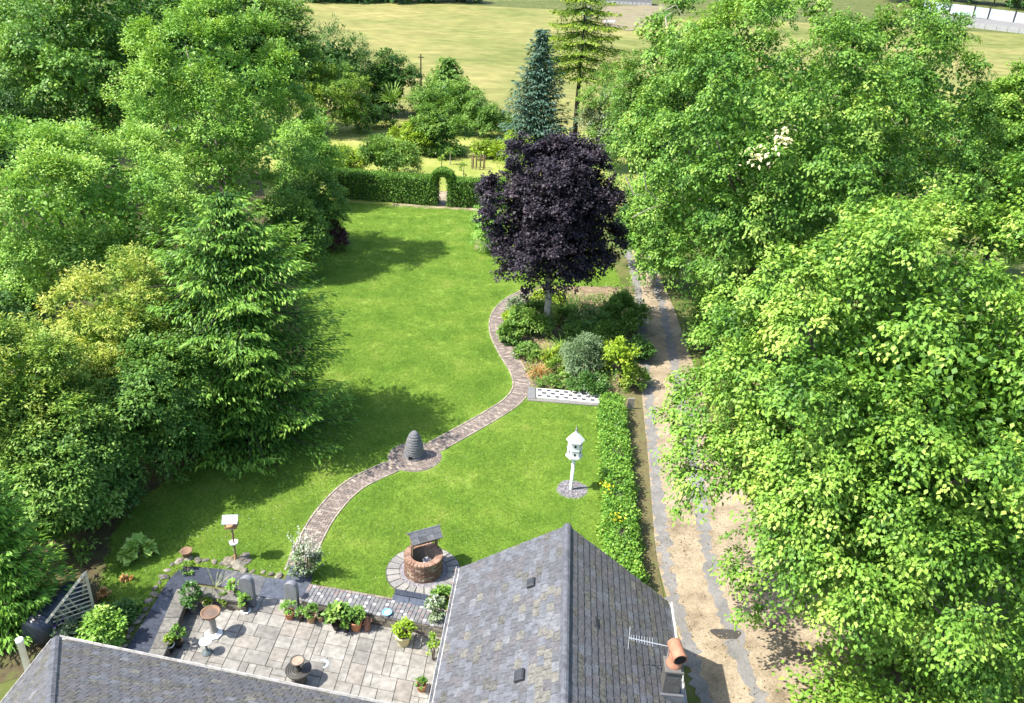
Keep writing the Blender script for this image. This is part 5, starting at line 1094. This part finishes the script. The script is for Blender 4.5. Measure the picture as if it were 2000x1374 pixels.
# far beyond the field
bl = G(1148, 38); bale = thing('round_bale', 'round dark wrapped bale with pale rim beside the cedar top', 'bale', bl); r_ = 11*P(bl)[2]/F
mb = MB(); mb.tube([(0, -.7, r_), (0, .9, r_)], r_, 22); mb.build('wrap', two('wrap_grey', (.4, .42, .46), rough=.4, spec=.5), bale, True); mb = MB(); mb.tube([(0, -.73, r_), (0, -.69, r_)], r_*.72, 20); mb.build('end_face', two('wrap_dark', (.05, .06, .09), rough=.35, spec=.5), bale)
c = G(1190, 45); wbx = thing('white_boards', 'little pile of white boards on the bare earth by the bale', 'boards', c, R(10))
for q in range(3): mb = MB(); mb.box((q*.12, q*.2-.2, .14+q*.16), (2.6, .5, .14), R(4*q)); mb.build('board', white_m, wbx)
gp = [G(u, v) for u, v in ((1162, 34), (1185, 52), (1225, 62), (1262, 58), (1300, 40), (1300, 10), (1230, 12), (1175, 14))]
mb = MB(); mb.poly([tuple(p+[0, 0, .14]) for p in gp]); mb.build('yard_earth', surf('yard_soil', [(.3, (.12, .10, .06)), (.5, (.2, .165, .10)), (.7, (.14, .15, .05))], scale=.25, bump=.5, bscale=3, detail=9), kind='structure')
g0 = G(1215, 9); br = thing('barn', 'long low barn with blue grey roof beyond the yard', 'barn', g0, R(-4)); hb = 2.
mb = MB(); mb.box((0, 2.5, hb/2), (16, 5, hb)); mb.build('wall', two('barn_wall', (.42, .4, .38)), br)
mb = MB(); mb.add([(-8.3, -.3, hb), (8.3, -.3, hb), (8.3, 2.5, hb+1.5), (-8.3, 2.5, hb+1.5), (8.3, 5.3, hb), (-8.3, 5.3, hb)], [(0, 1, 2, 3), (3, 2, 4, 5), (1, 4, 2), (0, 3, 5)]); mb.build('roof', two('barn_roof', (.27, .31, .38), rough=.5), br)
for q in range(14): mb = MB(); mb.box((-7.8+q*1.2, -.34, hb-.1), (.1, .06, .5)); mb.build('batten', white_m, br)
# white panel fence on the far bank
pf = thing('panel_fence', 'pale panel fence with dark posts on the far bank', 'fence'); us = (1800, 1820, 1852, 1899, 1928, 1978, 2030)
pan_m = two('pale_panel', (.36, .41, .47), .9, scale=2, rough=.45, bump=.05)
def edge_px(u): return G(u, 24+(u-1820)*.13)
for q in range(6):
    a_, b_ = edge_px(us[q]), edge_px(us[q+1]); h_ = 19*P(a_)[2]/F; mb = MB(); mb.add([tuple(a_+[0, 0, .1]), tuple(b_+[0, 0, .1]), tuple(b_+[0, .15, h_]), tuple(a_+[0, .15, h_]), tuple(a_+[0, .2, .1]), tuple(b_+[0, .2, .1]), tuple(b_+[0, .3, h_]), tuple(a_+[0, .3, h_])], [(0, 1, 2, 3), (5, 4, 7, 6), (3, 2, 6, 7), (0, 3, 7, 4), (1, 5, 6, 2)]); mb.build('panel', pan_m, pf)
    mb = MB(); mb.box(tuple(a_+[0, -.12, h_*.55]), (.32, .2, h_*1.25)); mb.build('post', barkd_m, pf)
mb = MB(); gp = [G(1770, 36), G(2040, 64), G(2040, 50), G(1790, 25)]; mb.poly([tuple(p+[0, 0, .12]) for p in gp]); mb.build('far_track', rut_m, kind='structure')
cw = thing('pale_low_wall', 'pale low block wall in front of the far track', 'wall')
for q in range(9):
    a_, b_ = G(1835+q*22, 47+q*2.6), G(1857+q*22, 49.6+q*2.6); c = (a_+b_)/2; h_ = 10*P(c)[2]/F; mb = MB(); mb.box((c[0], c[1], c[2]+h_/2-.1), (np.linalg.norm(b_-a_)-.12, .4, h_+random.uniform(-.1, .1)), math.atan2(b_[1]-a_[1], b_[0]-a_[0])); mb.build('block', two('pale_block', (.3, .3, .29), .85, scale=1.5), cw)
GB = 'far boundary trees'
far = []
for q, (u, v, wpx, vt) in enumerate(((1870, 2, 120, -60), (1950, 10, 130, -60), (2030, 18, 120, -50), (1780, 5, 110, -70))):
    tree(u, v, vt, wpx, ('dark tree behind the white panel fence where its brown end shows', 'dark tree behind the middle of the white panel fence', 'dark tree behind the end of the fence at the picture edge', 'dark tree beyond the start of the fence behind the limes')[q], dark_l, 5000, .8, .5, z0=.0, nl=18, cr_=1.6, group=GB)
for q, u in enumerate((640, 700, 765, 830, 900)):
    tree(u, 3, -34, 74, ('first', 'second', 'third', 'fourth', 'fifth')[q]+' tree from the corner in the dark row along the far end of the field', dark_l, 3000, .8, .5, z0=.0, nl=14, cr_=1.5, group=GB)

# bare twigs and the cream patch on the limes
def on_crown(label, u, v, tol=16, q=.02):
    t, pts = TREES[label]; d_ = pts-[0, 0, CH]; ww = d_@cf; uu = 1000+F*(d_@cr)/ww; vv = 687-F*(d_@cu)/ww
    k = np.hypot(uu-u, vv-v) < tol; dep = np.quantile(ww[k], q); r_ = ray(u, v); return np.array([0, 0, CH])+r_*dep
LB = 'broad lime tree with a cream flower patch beside bare twigs'; LA = 'tall lime tree reaching over the drive behind the purple tree'
for lb, strokes in ((LB, (((1742, 232), (1752, 262), (1778, 300)), ((1750, 240), (1738, 268), (1742, 285)), ((1775, 285), (1800, 295)))), (LB, (((1806, 382), (1818, 366), (1842, 365)),)), (LA, (((1298, 22), (1320, 10), (1334, 34)), ((1302, 55), (1300, 34), (1318, 20)))), (LA, (((1258, 335), (1262, 370), (1290, 395)), ((1235, 425), (1268, 408), (1290, 400)), ((1222, 345), (1238, 380), (1262, 382))))):
    mb = MB()
    for st in strokes:
        u, v = st[0]
        try: p0 = on_crown(lb, st[len(st)//2][0], st[len(st)//2][1], 25)
        except Exception: continue
        dep = P(p0)[2]-.25; mb.tube([np.array([0, 0, CH])+ray(*s)*(dep+.1*i) for i, s in enumerate(st)], [.032, .024, .012][:len(st)], 5)
    if mb.v: o = mb.build('bare_branch', deadw_m); o.parent = TREES[lb][0]; o.matrix_parent_inverse = Matrix.Translation(-Vector(TREES[lb][0].location))
c = on_crown(LB, 1528, 268, 25) if len(TREES[LB][1]) else None
pos = []; cen = []
for u, v, s in ((1522, 258, 1.), (1540, 275, .9), (1510, 285, .7), (1535, 245, .8), (1470, 300, .5)):
    try: cc = on_crown(LA if u < 1545 else LB, u, v, 20)
    except Exception: cc = c
    cen.append(cc)
cen = np.array(cen); o_ = nrm(np.tile(np.array([-.3, -.6, .7]), (len(cen), 1))); A = leaf_cloud(cen, o_, np.zeros(len(cen)), 26, .5, .18, .12, .4)
o = leaves('cream_blossom', *A, cream_l); o.parent = TREES[LA][0]; o.matrix_parent_inverse = Matrix.Translation(-Vector(TREES[LA][0].location)); o['label'] = 'cream coloured blossom patch on the crown'
TREES[LA][0]['label'] = 'tall lime tree with a cream blossom patch reaching over the drive'; TREES[LB][0]['label'] = 'broad lime tree with bare pale twigs behind the nearest lime'
# daisies in the lawn
m = 320; x = rng.uniform(min(xs), max(xs), m*6); y = rng.uniform(min(ys), 30, m*6); k = inpoly(x, y, lp) & ((x < -5) | (rng.uniform(0, 1, m*6) < .25)) & ~inpoly(x, y, PATIO); x, y = x[k][:m], y[k][:m]
leaves('daisies', np.stack([x, y, np.full(len(x), .06)], 1), rng.normal(size=(len(x), 3))*[1, 1, .1], np.tile([0, 0, 1.], (len(x), 1)), .028, .028, rng.uniform(0, 1, len(x)), white_f, kind='stuff', label='scattered white daisies in the lawn')
dx = np.array([G(u, v, 0)[:2] for u, v in DRIVE_L+DRIVE_R[::-1]]); m = 9000; x = rng.uniform(3, 12, m); y = rng.uniform(10, 42, m); k = inpoly(x, y, list(dx)) & (lump(np.stack([x, y, 0*x], 1), 1.1, 9)+rng.normal(0, .5, m) > .2); x, y = x[k], y[k]; m = len(x)
leaves('fallen_leaves', np.stack([x, y, np.full(m, .03)], 1), rng.normal(size=(m, 3))*[1, 1, .1], np.array([0, 0, 1.])+rng.normal(size=(m, 3))*.25, rng.uniform(.03, .075, m), .04, rng.uniform(0, 1, m), leafm('litter', [(.05, .035, .02), (.16, .11, .05), (.3, .24, .12), (.12, .15, .04)], .05), kind='stuff', label='fallen leaves and twigs scattered over the drive')
